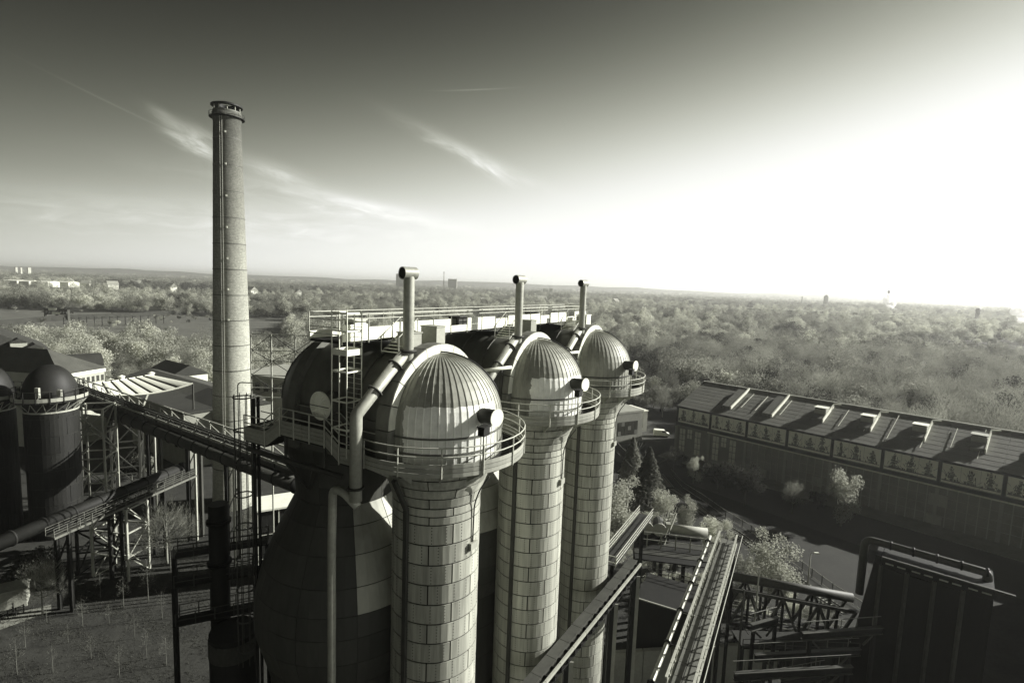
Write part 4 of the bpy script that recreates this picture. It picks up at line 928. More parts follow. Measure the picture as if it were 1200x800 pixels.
for s in (17.0, 21.0, 27.5, 41.5, 47.0, 52.0, 58.5, 63.5, 68.3, 79):
    mm = MB(); y0, y1 = (4.5, 13) if int(s) % 2 else (2.0, 14.5); mm.bar(on_roof(s, y0, .32), on_roof(s, y1, .32), .12, .10).build('conductor', M['white_sheet'], hall, local=True)

# picture banners: three dark tower prints on white cloth each
words = ['first', 'second', 'third', 'fourth', 'fifth', 'sixth', 'seventh', 'eighth']
def tower_print(seed):
    """a dark print of some tall works tower: many small shapes gathered in a tower outline"""
    r = random.Random(seed); m = MB(); polys = []
    def rect(x0, x1, z0, z1, dx=0): polys.append([(x0, z0), (x1, z0), (x1 + dx, z1), (x0 + dx, z1)])
    w0, w1, pk, off = r.uniform(.7, 1.1), r.uniform(.18, .4), r.uniform(2.7, 3.4), r.uniform(-.25, .25); pw = r.uniform(.5, 1.3)
    def env(z): return w1 + (w0 - w1) * max(0, 1 - z / pk) ** pw
    z = .05
    while z < pk:
        h = r.uniform(.12, .34); e = env(z) * r.uniform(.55, 1.05); o = off * z / pk
        rect(o - e * r.uniform(.3, 1), o + e * r.uniform(.3, 1), z, z + h * r.uniform(.5, 1.02)); z += h
    for _ in range(22):
        z = r.uniform(0, pk * .85); e = env(z); x = r.uniform(-e, e) * 1.1 + off * z / pk; rect(x, x + r.uniform(.04, .16), z, z + r.uniform(.1, .6))
    for _ in range(10):
        z = r.uniform(0, pk * .6); x = r.uniform(-1, .9); d = r.choice((-1, 1)) * r.uniform(.2, .7); polys.append([(x, z), (x + .06, z), (x + d + .06, z + .7), (x + d, z + .7)])
    rect(-1.3, 1.3, 0, r.uniform(.12, .3)); rect(off - .04, off + .04, pk, pk + .2)
    for _ in range(8): x = r.uniform(-1.3, 1.1); rect(x, x + r.uniform(.1, .3), .1, r.uniform(.3, .7))
    for i, p in enumerate(polys):
        y = -.004 - .0012 * i; m.add([(a, y, b) for a, b in p], [tuple(range(len(p)))])
    return m
for k in range(9):
    s = k * BAY + .15
    lab = ['leftmost', 'second', 'third', 'fourth', 'fifth', 'sixth', 'seventh'][k] + ' picture banner from the left on the long hall front, three tower prints' if k < 7 else ('picture banner cut off by the right edge of the picture on the long hall front' if k == 7 else 'last picture banner on the long hall front, past the right edge')
    if k == 8: continue
    bn = thing('picture_banner', HP(s + BAY / 2, -.16, 10.0), lab, 'banner', 'picture banners along the hall front', HROT)
    MB().box(-4.85, 4.85, -.05, 0, .15, 4.35).build('cloth', M['white'], bn, local=True)
    for j in range(3):
        o = tower_print(k * 7 + j).build('print', M['print'], bn, W=T(-3.15 + 3.15 * j, -.054, .6) @ Matrix.Diagonal((1.22, 1, 1.10, 1)), local=True)
        MB().box(-4.85 + 3.17 * (j + 1) - .02, -4.85 + 3.17 * (j + 1) + .02, -.06, -.05, .2, 4.3).build('seam', M['gallery'], bn, local=True) if j < 2 else None

# small flat-roofed building left of the hall
c = G(752, 516); sb = thing('pump_house', c, 'small flat-roofed building with dark front and pale parapet left of the hall', 'building', None, .50)
zs = P(752, 481, c.y).z
MB().box(-12.5, 0, 0, 17, 0, zs).build('wall', M['brick'], sb, local=True)
MB().box(-12.6, .12, -.1, 17.1, zs - .35, zs + .3).build('parapet', M['concrete'], sb, local=True)
MB().add([(.04, 0, zs - .4), (.04, 17, zs - .4), (.04, 17, zs - 2.4), (.04, 0, zs - 6.2)], [(3, 2, 1, 0)]).add([(.16, 0, zs - .4), (.16, 17, zs - .4), (.16, 17, zs - 2.4), (.16, 0, zs - 6.2)], [(3, 2, 1, 0)]).build('side_cladding', M['white_sheet'], sb, local=True)
wd = MB().box(-10.5, -2.2, -.05, .02, 2.6, 7.0).build('window', M['glass'], sb, local=True)
for a in range(6):
    for b in range(3): MB().box(-10.4 + a * 1.38, -9.15 + a * 1.38, -.08, -.052, 2.7 + b * 1.45, 4.0 + b * 1.45).build('pane', M['greysteel'] if (a * 3 + b) % 5 == 0 else M['glass'], wd, local=True)
for k in range(5): MB().box(-10 + k * 1.9, -9.4 + k * 1.9, 6 + k * .6, 9 + k * .6, zs + .02, zs + 1.2).build('roof_unit', M['palesteel'] if k % 2 else M['midsteel'], sb, local=True)
MB().box(-5.5, -.5, 11.5, 13.5, zs + .6, zs + 2.4).build('duct_housing', M['white_sheet'], sb, local=True)
MB().box(.3, 9.5, 8, 17, 0, 7.2).build('annex', M['brick'], sb, local=True)
MB().box(.25, 9.7, 7.9, 17.1, 7.2, 7.6).build('annex_roof', M['white_sheet'], sb, local=True)
MB().box(3.0, 5.0, 7.93, 8, 0, 3.2).build('door', M['palesteel'], sb, local=True)

# white van
def van(c, rz, label):
    t = thing('parked_van', c, label, 'van', None, rz)
    side = [(-2.6, .45), (2.5, .45), (2.6, 1.0), (2.45, 1.25), (1.6, 1.5), (.9, 2.3), (-2.5, 2.35), (-2.65, 1.9)]
    n = len(side); vs = [(x, -.98, z) for x, z in side] + [(x, .98, z) for x, z in side]
    MB().add(vs, [tuple(range(n)), tuple(range(n, 2 * n))[::-1]] + [(i, i + n, (i + 1) % n + n, (i + 1) % n) for i in range(n)]).build('body', M['white'], t, local=True)
    for y in (-.99, .96): MB().add([(.75, y, 1.55), (1.45, y, 1.55), (.85, y, 2.15), (.0, y, 2.15), (0, y, 1.55)], [(0, 1, 2, 3, 4)]).build('side_window', M['glass'], t, local=True)
    MB().add([(1.62, -.85, 1.52), (1.62, .85, 1.52), (.94, .8, 2.27), (.94, -.8, 2.27)], [(0, 1, 2, 3)]).build('windscreen', M['glass'], t, W=T(.02, 0, .015), local=True)
    for x in (-1.7, 1.7):
        for y in (-.95, .75):
            w = MB().tube([(x, y, .36), (x, y + .2, .36)], .36, 14).build('wheel', M['rubber'], t, local=True); MB().tube([(x, y - .01 if y < 0 else y + .21, .36), (x, y + .01 if y < 0 else y + .22, .36)], .2, 10).build('rim', M['palesteel'], w, local=True)
    for y in (-.7, .7): MB().box(2.52, 2.62, y - .16, y + .16, .8, 1.0).build('headlight', M['glass'], t, local=True)
    return t
van(G(775, 511), -.15, 'white van parked between the small building and the hall end')

# row fence and narrow track along the road
fl = [G(786, 556), G(800, 572), G(822, 586), G(850, 606), G(880, 624), G(910, 646), G(940, 668), G(975, 694), G(1010, 716)]
fpts = []
for a, b in zip(fl, fl[1:]):
    n = max(1, round((b - a).length / 2.6))
    for k in range(n): fpts.append(a.lerp(b, k / n))
fpts.append(fl[-1])
fe = thing('road_fence', fpts[len(fpts) // 2], 'long grey rail fence between the dark road and the track', 'fence')
for i, p in enumerate(fpts):
    bar('post', p, p + Z * 1.7, .1, .1, M['midsteel'], fe)
    if i:
        for z in (.25, 1.6): rod('rail', fpts[i - 1] + Z * z, p + Z * z, .045, M['palesteel'], fe, n=6)
        MB().add([fpts[i - 1] + Z * .3, p + Z * .3, p + Z * 1.55, fpts[i - 1] + Z * 1.55], [(0, 1, 2, 3)])
        for q in range(1, 9): 
            s = fpts[i - 1].lerp(p, q / 9)
        mm = MB()
        for q in range(1, 12): s = fpts[i - 1].lerp(p, q / 12); mm.bar(s + Z * .28, s + Z * 1.58, .03)
        mm.build('mesh_panel', M['midsteel'], fe)
tr = thing('rail_track', fl[4], 'narrow sleepered track beside the road fence', 'track')
for i in range(len(fpts) - 1):
    d = (fpts[i + 1] - fpts[i]).normalized(); n_ = Vector((-d.y, d.x, 0)); n_ = n_ if n_.x < 0 else -n_
    for k in range(4):
        p = fpts[i].lerp(fpts[i + 1], k / 4) + n_ * 3.2; bar('sleeper', p - n_ * 1.2 + Z * .06, p + n_ * 1.2 + Z * .06, .26, .14, M['timber'], tr)
    for o in (2.5, 3.9): bar('rail', fpts[i] + n_ * o + Z * .21, fpts[i + 1] + n_ * o + Z * .21, .09, .14, M['midsteel'], tr)
# street lamp
lp = G(946, 690); sl_ = thing('street_lamp', lp, 'single street lamp with pale curved head beside the road fence', 'lamp')
zl = P(951, 648, lp.y).z
MB().tube([lp, Vector((lp.x, lp.y, zl - .2))], [.13, .08], 8).build('pole', M['palesteel'], sl_, smooth=True)
MB().tube(rounded([Vector((lp.x, lp.y, zl - .2)), Vector((lp.x + .05, lp.y, zl + .1)), Vector((lp.x + .9, lp.y - .1, zl + .15))], .2), .05, 6).build('arm', M['palesteel'], sl_)
MB().hexa([(lp.x + .5, lp.y - .25, zl), (lp.x + 1.4, lp.y - .25, zl), (lp.x + 1.4, lp.y + .1, zl), (lp.x + .5, lp.y + .1, zl), (lp.x + .55, lp.y - .2, zl + .22), (lp.x + 1.25, lp.y - .2, zl + .22), (lp.x + 1.25, lp.y + .05, zl + .22), (lp.x + .55, lp.y + .05, zl + .22)]).build('lamp_head', M['white_sheet'], sl_)

# ---------------------------------------------------------------- steelwork at lower centre and right
zg = 18.6
g0, g1 = G(612, 815, zg), G(745, 656, zg); dg = (g1 - g0).normalized(); ng = Vector((dg.y, -dg.x, 0))
bm = thing('crane_girder', (g0 + g1) / 2 - Z * zg, 'dark steel girder with a bright edge crossing in front of the stove feet', 'girder')
ns = 10
for k in range(ns):
    a, b = g0.lerp(g1, k / ns), g0.lerp(g1, (k + 1) / ns) - dg * .05
    bar('top_plate', a - ng * .25, b - ng * .25, .95, .12, M['midsteel'], bm)
    bar('web', a - Z * .8, b - Z * .8, .25, 1.4, M['midsteel'], bm)
    bar('side_rail', a + ng * .62 - Z * .25, b + ng * .62 - Z * .25, .20, .26, M['gallery'], bm)
    bar('bottom_plate', a - Z * 1.55, b - Z * 1.55, .8, .12, M['darksteel'], bm)
for k in range(ns * 2): p = g0.lerp(g1, (k + .5) / (ns * 2)); bar('stiffener', p + ng * .3 - Z * 1.45, p + ng * .3 - Z * .15, .08, .4, M['darksteel'], bm)
for t_, w in ((.72, .7), (.985, .8), (.3, .7)):
    p = g0.lerp(g1, t_); b_ = Vector((p.x, p.y, 0))
    bar('leg', b_, p - Z * 1.6, w, w * .6, M['darksteel'], bm); bar('leg_flange', b_ + ng * w * .62, p - Z * 1.6 + ng * w * .62, .1, .5, M['palesteel'], bm)
# catwalk past girder end
k0, k1 = G(712, 662, zg), G(757, 604, zg); dk = (k1 - k0).normalized(); nk_ = Vector((dk.y, -dk.x, 0))
cw = thing('railed_catwalk', (k0 + k1) / 2 - Z * zg, 'short railed catwalk rising past the farthest stove foot', 'catwalk')
MB().hexa([k0 - nk_ * .9, k1 - nk_ * .9, k1 + nk_ * .9, k0 + nk_ * .9] + [v + Z * .15 for v in (k0 - nk_ * .9, k1 - nk_ * .9, k1 + nk_ * .9, k0 + nk_ * .9)]).build('deck', M['grating'], cw)
for s in (-1, 1):
    for k in range(7): p = k0.lerp(k1, k / 6) + nk_ * s * .92; bar('post', p, p + Z * 1.25, .07, .07, M['rail'], cw)
    for z in (.4, .8, 1.22): rod('rail', k0 + nk_ * s * .92 + Z * z, k1 + nk_ * s * .92 + Z * z, .045, M['rail'], cw, n=6)
for z in (.5, 1.2): rod('rail', k0 - nk_ * .92 + Z * z, k0 + nk_ * .92 + Z * z, .04, M['rail'], cw, n=6)
for t_ in (.1, .9): p = k0.lerp(k1, t_); bar('leg', Vector((p.x, p.y, 0)), p, .4, .4, M['darksteel'], cw)
# conveyor gantry with plated deck
zq = 20.0
q0, q1 = G(795, 812, zq), G(853, 632, zq); dq = (q1 - q0).normalized(); nq = Vector((dq.y, -dq.x, 0))
cv = thing('conveyor_gantry', (q0 + q1) / 2 - Z * zq, 'long narrow gantry with plated deck and pale lattice sides at lower right', 'gantry')
nn = 16
for k in range(nn):
    a, b = q0.lerp(q1, k / nn), q0.lerp(q1, (k + 1) / nn) - dq * .05
    for s in (-.36, .36): bar('deck_plate', a + nq * s, b + nq * s, .66, .08, M['band'], cv)
    for s in (-1, 1):
        o = nq * s * .95
        bar('chord', a + o + Z * .85, b + o + Z * .85, .17, .14, M['palesteel'], cv); bar('chord', a + o - Z * .25, b + o - Z * .25, .2, .2, M['palesteel'], cv)
        bar('brace', a + o - Z * .15, a.lerp(b, .5) + o + Z * .78, .08, .1, M['palesteel'], cv); bar('brace', a.lerp(b, .5) + o + Z * .78, b + o - Z * .15, .08, .1, M['palesteel'], cv)
    # side pipe in flanged lengths on the left
    pa, pb2 = a - nq * 2.0 - Z * .1, b - nq * 2.0 - Z * .1
    rod('side_pipe', pa, pb2, .2, M['pipe'], cv, n=10)
    if k % 3 == 0: rod('pipe_flange', pa, pa + dq * .15, .32, M['darksteel'], cv, n=10); bar('bracket', pa, a - nq * .9, .1, .1, M['darksteel'], cv)
    bar('post', a + nq * 1.55, a + nq * 1.55 + Z * .9, .06, .06, M['midsteel'], cv)
bar('deck_seam', q0 + Z * .045, q1 + Z * .045, .05, .02, M['darksteel'], cv)
rod('hand_rail', q0 + nq * 1.55 + Z * .9, q1 + nq * 1.55 + Z * .9, .04, M['palesteel'], cv, n=6)
for t_ in (.25, .6, .97):
    p = q0.lerp(q1, t_)
    for s in (-.8, .8): bar('leg', Vector((p.x, p.y, 0)) + nq * s, p + nq * s - Z * .3, .3, .3, M['darksteel'], cv)
# bin house with machine, platform and pipe behind the girder
Yb = 74.0
bp0, bp1 = P(744, 655, Yb), P(832, 671, Yb - 2); bp1.z = bp0.z
bn_ = thing('bunker_platform', (bp0 + bp1) / 2 - Z * bp0.z, 'dark bunker platform with railing between catwalk and gantry', 'platform')
dd = (bp1 - bp0).normalized(); nd = Vector((-dd.y, dd.x, 0))
zb = bp0.z
for k in range(6):
    o = nd * (k * 1.7); MB().hexa([bp0 + o, bp1 + o, bp1 + o + nd * 1.5, bp0 + o + nd * 1.5] + [v + Z * .18 for v in (bp0 + o, bp1 + o, bp1 + o + nd * 1.5, bp0 + o + nd * 1.5)]).build('floor_beam', M['midsteel'] if k % 2 else M['darksteel'], bn_)
for k in range(5):
    p = bp0.lerp(bp1, .18 + .8 * k / 4) + nd * 4; bar('post', p, p + Z * 2.6, .14, .14, M['palesteel'], bn_)
for z in (1.4, 2.55): rod('rail', bp0.lerp(bp1, .12) + nd * 4 + Z * z, bp1 + nd * 4 + Z * z, .06, M['palesteel'], bn_, n=6)
MB().tube([bp0.lerp(bp1, .5) + nd * 9.5 + Z * 1.1, bp1.lerp(bp0, -.1) + nd * 9.5 + Z * 1.1], .75, 14).build('pipe', M['gallery'], bn_, smooth=True)
for t_ in (.05, .35, .65, .95):
    for o in (0, 9): p = bp0.lerp(bp1, t_) + nd * o; bar('leg', Vector((p.x, p.y, 0)), Vector((p.x, p.y, zb)), .45, .45, M['darksteel'], bn_)
mp_ = bp0.lerp(bp1, .28) + nd * 7.5 + Z * .2
mc = thing('winch_machine', mp_, 'dark winch with twin drums on the bunker platform', 'machine', None, math.atan2(dd.y, dd.x))
MB().box(-2.4, 2.4, -1.4, 1.4, 0, 1.6).build('base', M['darksteel'], mc, local=True)
for x in (-1.1, .9): MB().tube([(x, -1.5, 2.1), (x, 1.5, 2.1)], .85, 14).build('drum', M['midsteel'], mc, local=True)
for x in (-1.1, .9): MB().tube([(x, -1.75, 2.1), (x, -1.5, 2.1)], 1.05, 14).build('drum_flange', M['gallery'], mc, local=True)
MB().box(1.9, 2.6, -1.0, 1.0, 1.6, 2.9).build('motor_cover', M['palesteel'], mc, local=True)
st = thing('steel_stair', bp0.lerp(bp1, .5) + nd * 8, 'steep pale stair beside the winch on the bunker platform', 'stair')
s0_, s1_ = bp0.lerp(bp1, .40) + nd * 5.5 + Z * .2, bp0.lerp(bp1, .58) + nd * 8.5 + Z * 4.2
for s in (-.45, .45): bar('stringer', s0_ + dd * s, s1_ + dd * s, .08, .25, M['palesteel'], st); rod('rail', s0_ + dd * s + Z * 1.1, s1_ + dd * s + Z * 1.1, .05, M['rail'], st, n=6)
for k in range(10): p = s0_.lerp(s1_, (k + .5) / 10); bar('tread', p - dd * .45, p + dd * .45, .25, .05, M['gallery'], st)
# ore bins: dark roof slab below
ob0 = P(744, 700, 64); ob1 = P(826, 724, 60); obz = ob0.z
ob = thing('ore_bin', (ob0 + ob1) / 2 - Z * obz, 'dark ore bin with a thin pale edge below the bunker platform', 'bin')
e0, e1 = Vector((ob0.x, ob0.y, obz)), Vector((ob1.x, ob1.y, obz)); de = (e1 - e0).normalized(); ne = Vector((-de.y, de.x, 0))
MB().hexa([Vector((v.x, v.y, 0)) for v in (e0, e1, e1 + ne * 7, e0 + ne * 7)] + [e0, e1, e1 + ne * 7, e0 + ne * 7]).build('body', M['darksteel'], ob)
bar('edge', e0 + Z * .05, e1 + Z * .05, .15, .14, M['palesteel'], ob)
for k in range(7): p = e0.lerp(e1, k / 6) + ne * 6.6; bar('post', p, p + Z * 1.2, .08, .08, M['midsteel'], ob)
for z in (.6, 1.2): rod('rail', e0 + ne * 6.6 + Z * z, e1 + ne * 6.6 + Z * z, .05, M['midsteel'], ob, n=6)
# thin slanting poles
for k, (x0, y0, x1, y1, Y) in enumerate(((872, 748, 890, 664, 58), (850, 800, 872, 690, 50))):
    a, b = P(x0, y0, Y), P(x1, y1, Y + 4); q = thing('slender_mast', Vector((a.x, a.y, 0)), ['thin pale mast standing right of the gantry', 'thin dark mast close beside the gantry'][k], 'mast')
    MB().tube([Vector((b.x, b.y, 0)), b], [.16, .09], 8).build('pole', M['palesteel'] if k == 0 else M['midsteel'], q); bar('stay', Vector((b.x, b.y, b.z - 4)), Vector((b.x + .9, b.y, b.z - 5.2)), .06, .06, M['midsteel'], q)
# truss bridge
t0_, t1_ = P(858, 690, 64), P(1004, 712, 60); t1_.z = t0_.z; dt = (t1_ - t0_).normalized(); nt_ = Vector((-dt.y, dt.x, 0))
tb = thing('truss_bridge', (t0_ + t1_) / 2 - Z * t0_.z, 'dark truss bridge running into the big dark block at lower right', 'bridge')
npn = 7; hh = 4.6
for s in (0, 3.2):
    for k in range(npn):
        a, b = t0_.lerp(t1_, k / npn) + nt_ * s, t0_.lerp(t1_, (k + 1) / npn) + nt_ * s
        bar('chord', a, b - dt * .04, .35, .4, M['midsteel'], tb); bar('chord', a - Z * hh, b - Z * hh - dt * .04, .35, .4, M['darksteel'], tb)
        bar('post', a, a - Z * hh, .25, .25, M['darksteel'], tb)
        bar('brace', (a if k % 2 else b), (b if k % 2 else a) - Z * hh, .28, .28, M['midsteel'], tb)
        bar('rail_post', a - Z * (hh - .2), a - Z * (hh - 1.4), .08, .08, M['palesteel'], tb)
    for z in (.7, 1.35): rod('rail', t0_ + nt_ * s - Z * (hh - z), t1_ + nt_ * s - Z * (hh - z), .05, M['palesteel'], tb, n=6)
MB().tube([t0_ + nt_ * 1.6 + Z * .9, t1_ + nt_ * 1.6 + Z * .9], .55, 12).build('pipe', M['midsteel'], tb, smooth=True)
MB().hexa([t0_ - Z * hh, t1_ - Z * hh, t1_ - Z * hh + nt_ * 3.2, t0_ - Z * hh + nt_ * 3.2] + [v + Z * .15 for v in (t0_ - Z * hh, t1_ - Z * hh, t1_ - Z * hh + nt_ * 3.2, t0_ - Z * hh + nt_ * 3.2)]).build('deck', M['grating'], tb)
for t_ in (.1, .5, .95): 
    for s in (0, 3.2): p = t0_.lerp(t1_, t_) + nt_ * s; bar('leg', Vector((p.x, p.y, 0)), p - Z * hh, .5, .5, M['darksteel'], tb)
# dark filter block with duct on top
f0, f1 = P(1034, 652, 56), P(1168, 676, 50); f1.z = f0.z; df = (f1 - f0).normalized(); nf = Vector((-df.y, df.x, 0)); zf2 = f0.z
fb = thing('filter_block', (f0 + f1) / 2 - Z * zf2, 'huge dark ribbed filter block filling the lower right corner', 'building')
ft0, ft1 = f0 + df * 0, f1
c4 = [f0, f1, f1 + nf * 5, f0 + nf * 5]
MB().hexa([Vector((v.x, v.y, 0)) for v in c4] + c4).build('body', M['darksteel'], fb)
nr = 4
for k in range(nr):
    a, b = f0.lerp(f1, k / nr) - nf * .12, f0.lerp(f1, (k + 1) / nr) - nf * .12
    MB().hexa([a + df * .2 - Z * zf2, b - df * .2 - Z * zf2, b - df * .2 + nf * .1 - Z * zf2, a + df * .2 + nf * .1 - Z * zf2, a + df * .2 - Z * 1.2, b - df * .2 - Z * 1.2, b - df * .2 + nf * .1 - Z * 1.2, a + df * .2 + nf * .1 - Z * 1.2]).build('wall_panel', M['tank'], fb)
    bar('rib', a - Z * zf2 - nf * .15, a - Z * .9 - nf * .15, .3, .3, M['midsteel'], fb)
    for j in range(2): p = a.lerp(b, .15 + .45 * j) - Z * .55 - nf * .06; bar('louver', p, p + df * (b - a).length * .32, .1, .13, M['palesteel'], fb)
MB().hexa([f0 - df * 3.2 - Z * zf2 - nf * .0, f0 - Z * zf2 - df * .05, f0 - df * .05 + nf * 5 - Z * zf2, f0 - df * 3.2 + nf * 5 - Z * zf2, f0 - df * .6, f0 - df * .05, f0 - df * .05 + nf * 5, f0 - df * .6 + nf * 5]).build('side_slope', M['darksteel'], fb)
du = rounded([f0 - df * 1.9 + nf * 2 - Z * 6, f0 - df * 1.9 + nf * 2 + Z * .75, f1 - df * .5 + nf * 2 + Z * .75, f1 - df * .5 + nf * 2 - Z * .3], .9)
MB().tube(du, .42, 16).build('duct', M['midsteel'], fb, smooth=True)
for k in range(5): p = f0.lerp(f1, .05 + k * .22) + nf * 2 + Z * .75; MB().tube([p, p + df * .18], .5, 16).build('duct_flange', M['darksteel'], fb, smooth=True)
bar('roof_edge', f0 - nf * .2 + Z * .05, f1 - nf * .2 + df * 1.5 + Z * .05, .3, .14, M['midsteel'], fb)
# lower platforms in the dark corner
for k, (x0, y0, x1, y1, Y, lab) in enumerate(((870, 760, 1010, 735, 55, 'dark railed landing below the truss bridge'),)):
    a, b = P(x0, y0, Y), P(x1, y1, Y); b.z = a.z; d_ = (b - a).normalized(); n_ = Vector((-d_.y, d_.x, 0))
    q = thing('landing', Vector((a.x, a.y, 0)), lab, 'platform')
    MB().hexa([a, b, b + n_ * 3, a + n_ * 3] + [v + Z * .2 for v in (a, b, b + n_ * 3, a + n_ * 3)]).build('deck', M['grating'], q)
    for j in range(8): p = a.lerp(b, j / 7); bar('post', p, p + Z * 1.2, .07, .07, M['midsteel'], q); 
    for z in (.6, 1.2): rod('rail', a + Z * z, b + Z * z, .04, M['midsteel'], q, n=6)
    for t_ in (.05, .95): p = a.lerp(b, t_) + n_ * 1.5; bar('leg', Vector((p.x, p.y, 0)), p, .4, .4, M['darksteel'], q)
# tangle of dark cross girders in the lower right corner
cgz = [(884, 770, 1010, 742, 50), (860, 792, 1000, 770, 46), (915, 800, 975, 720, 48), (940, 745, 1030, 770, 50), (880, 735, 905, 800, 52)]
for k, (x0, y0, x1, y1, Y) in enumerate(cgz):
    a, b = P(x0, y0, Y), P(x1, y1, Y + 1.5); b.z = a.z; d_ = (b - a).normalized(); n_ = Vector((-d_.y, d_.x, 0))
    q = thing('cross_girder', Vector((a.x, a.y, 0)), ['upper', 'lower', 'steep', 'short', 'left-hand'][k] + ' one of the dark cross girders under the truss bridge', 'girder', 'dark cross girders under the truss bridge')
    for s in (-.35, .35): bar('flange', a + Z * s, b + Z * s, .4, .08, M['midsteel'], q)
    bar('web', a, b, .08, .62, M['darksteel'], q)
    for t_ in (.1, .9): p = a.lerp(b, t_); bar('leg', Vector((p.x, p.y, 0)), p - Z * .4, .3, .3, M['darksteel'], q); bar('gusset', p - Z * .4, p - Z * 1.5 + d_ * (1.2 if t_ < .5 else -1.2), .12, .2, M['midsteel'], q)
    rod('hand_rail', a + n_ * .3 + Z * 1.3, b + n_ * .3 + Z * 1.3, .04, M['greysteel'], q, n=6)
    for j in range(5): p = a.lerp(b, (j + .5) / 5) + n_ * .3; bar('post', p + Z * .38, p + Z * 1.3, .06, .06, M['greysteel'], q)
# ground bay under the girder: dark bunker wall
wl = thing('retaining_wall', Vector((24, 62, 0)), 'dark retaining wall behind the gantry feet', 'wall')
for k in range(6):
    a = Vector((14 + k * 3.6, 60 + k * .5, 0)); MB().hexa([a, a + Vector((3.5, .5, 0)), a + Vector((3.5, 1.1, 0)), a + Vector((0, .6, 0))] + [v + Z * 5 for v in (a, a + Vector((3.5, .5, 0)), a + Vector((3.5, 1.1, 0)), a + Vector((0, .6, 0)))]).build('wall_panel', M['concrete'], wl)

# unseen building added at the right to shade the lower right ground
ca = thing('shade_building', Vector((106, 60, 0)), 'tall dark building out of view, added past the right edge for shade', 'building', None, -.25)
MB().box(-17, 17, -24, 22, 0, 27).build('wall', M['rust_shell'], ca, local=True)
MB().add([(-18, -25, 27.02), (18, -25, 27.02), (18, 23, 27.02), (-18, 23, 27.02), (0, -25, 33), (0, 23, 33)], [(3, 2, 1, 0), (0, 4, 5, 3), (1, 2, 5, 4), (0, 1, 4), (2, 3, 5)]).build('roof', M['roof_dark'], ca, local=True)
for k in range(8): MB().box(-17.3, -17.0, -23 + k * 6, -22.4 + k * 6, 0, 26.8).build('rib', M['darksteel'], ca, local=True)
for k in range(7): MB().box(-17.08, -17.0, -21.6 + k * 6, -18 + k * 6, 14, 22).build('window', M['glass'], ca, local=True)
# ---------------------------------------------------------------- container hut, fence and person at lower left
hc = G(27, 713); hut = thing('site_hut', hc + Vector((-2.9, .2, 0)), 'pale flat site hut at the lower left edge', 'hut', None, .62)
MB().box(-4.5, 2.6, -1.3, 1.6, .15, 2.75).build('body', M['gallery'], hut, local=True)
MB().box(-4.7, 2.8, -1.5, 1.8, 2.75, 2.92).build('roof', M['palesteel'], hut, local=True)
MB().box(-2.0, -1.1, -1.34, -1.29, .2, 2.2).build('door', M['midsteel'], hut, local=True)
for x in (-4.4, 0, 2.5): MB().box(x - .15, x + .15, -1.2, -.9, 0, .15).build('foot', M['concrete'], hut, local=True)
fa, fb_ = G(-30, 742), G(28, 717); hf = thing('hut_fence', (fa + fb_) / 2, 'dark post and rail fence in front of the site hut', 'fence')
for k in range(7):
    p = fa.lerp(fb_, k / 6); bar('post', p, p + Z * 1.25, .1, .1, M['darksteel'], hf)
    if k:
        for z in (.6, 1.15): rod('rail', fa.lerp(fb_, (k - 1) / 6) + Z * z, p + Z * z, .05, M['darksteel'], hf, n=6)
pp = G(16, 720.5); per = thing('person', pp, 'person in dark clothes standing at the fence by the site hut', 'person', None, 2.2)
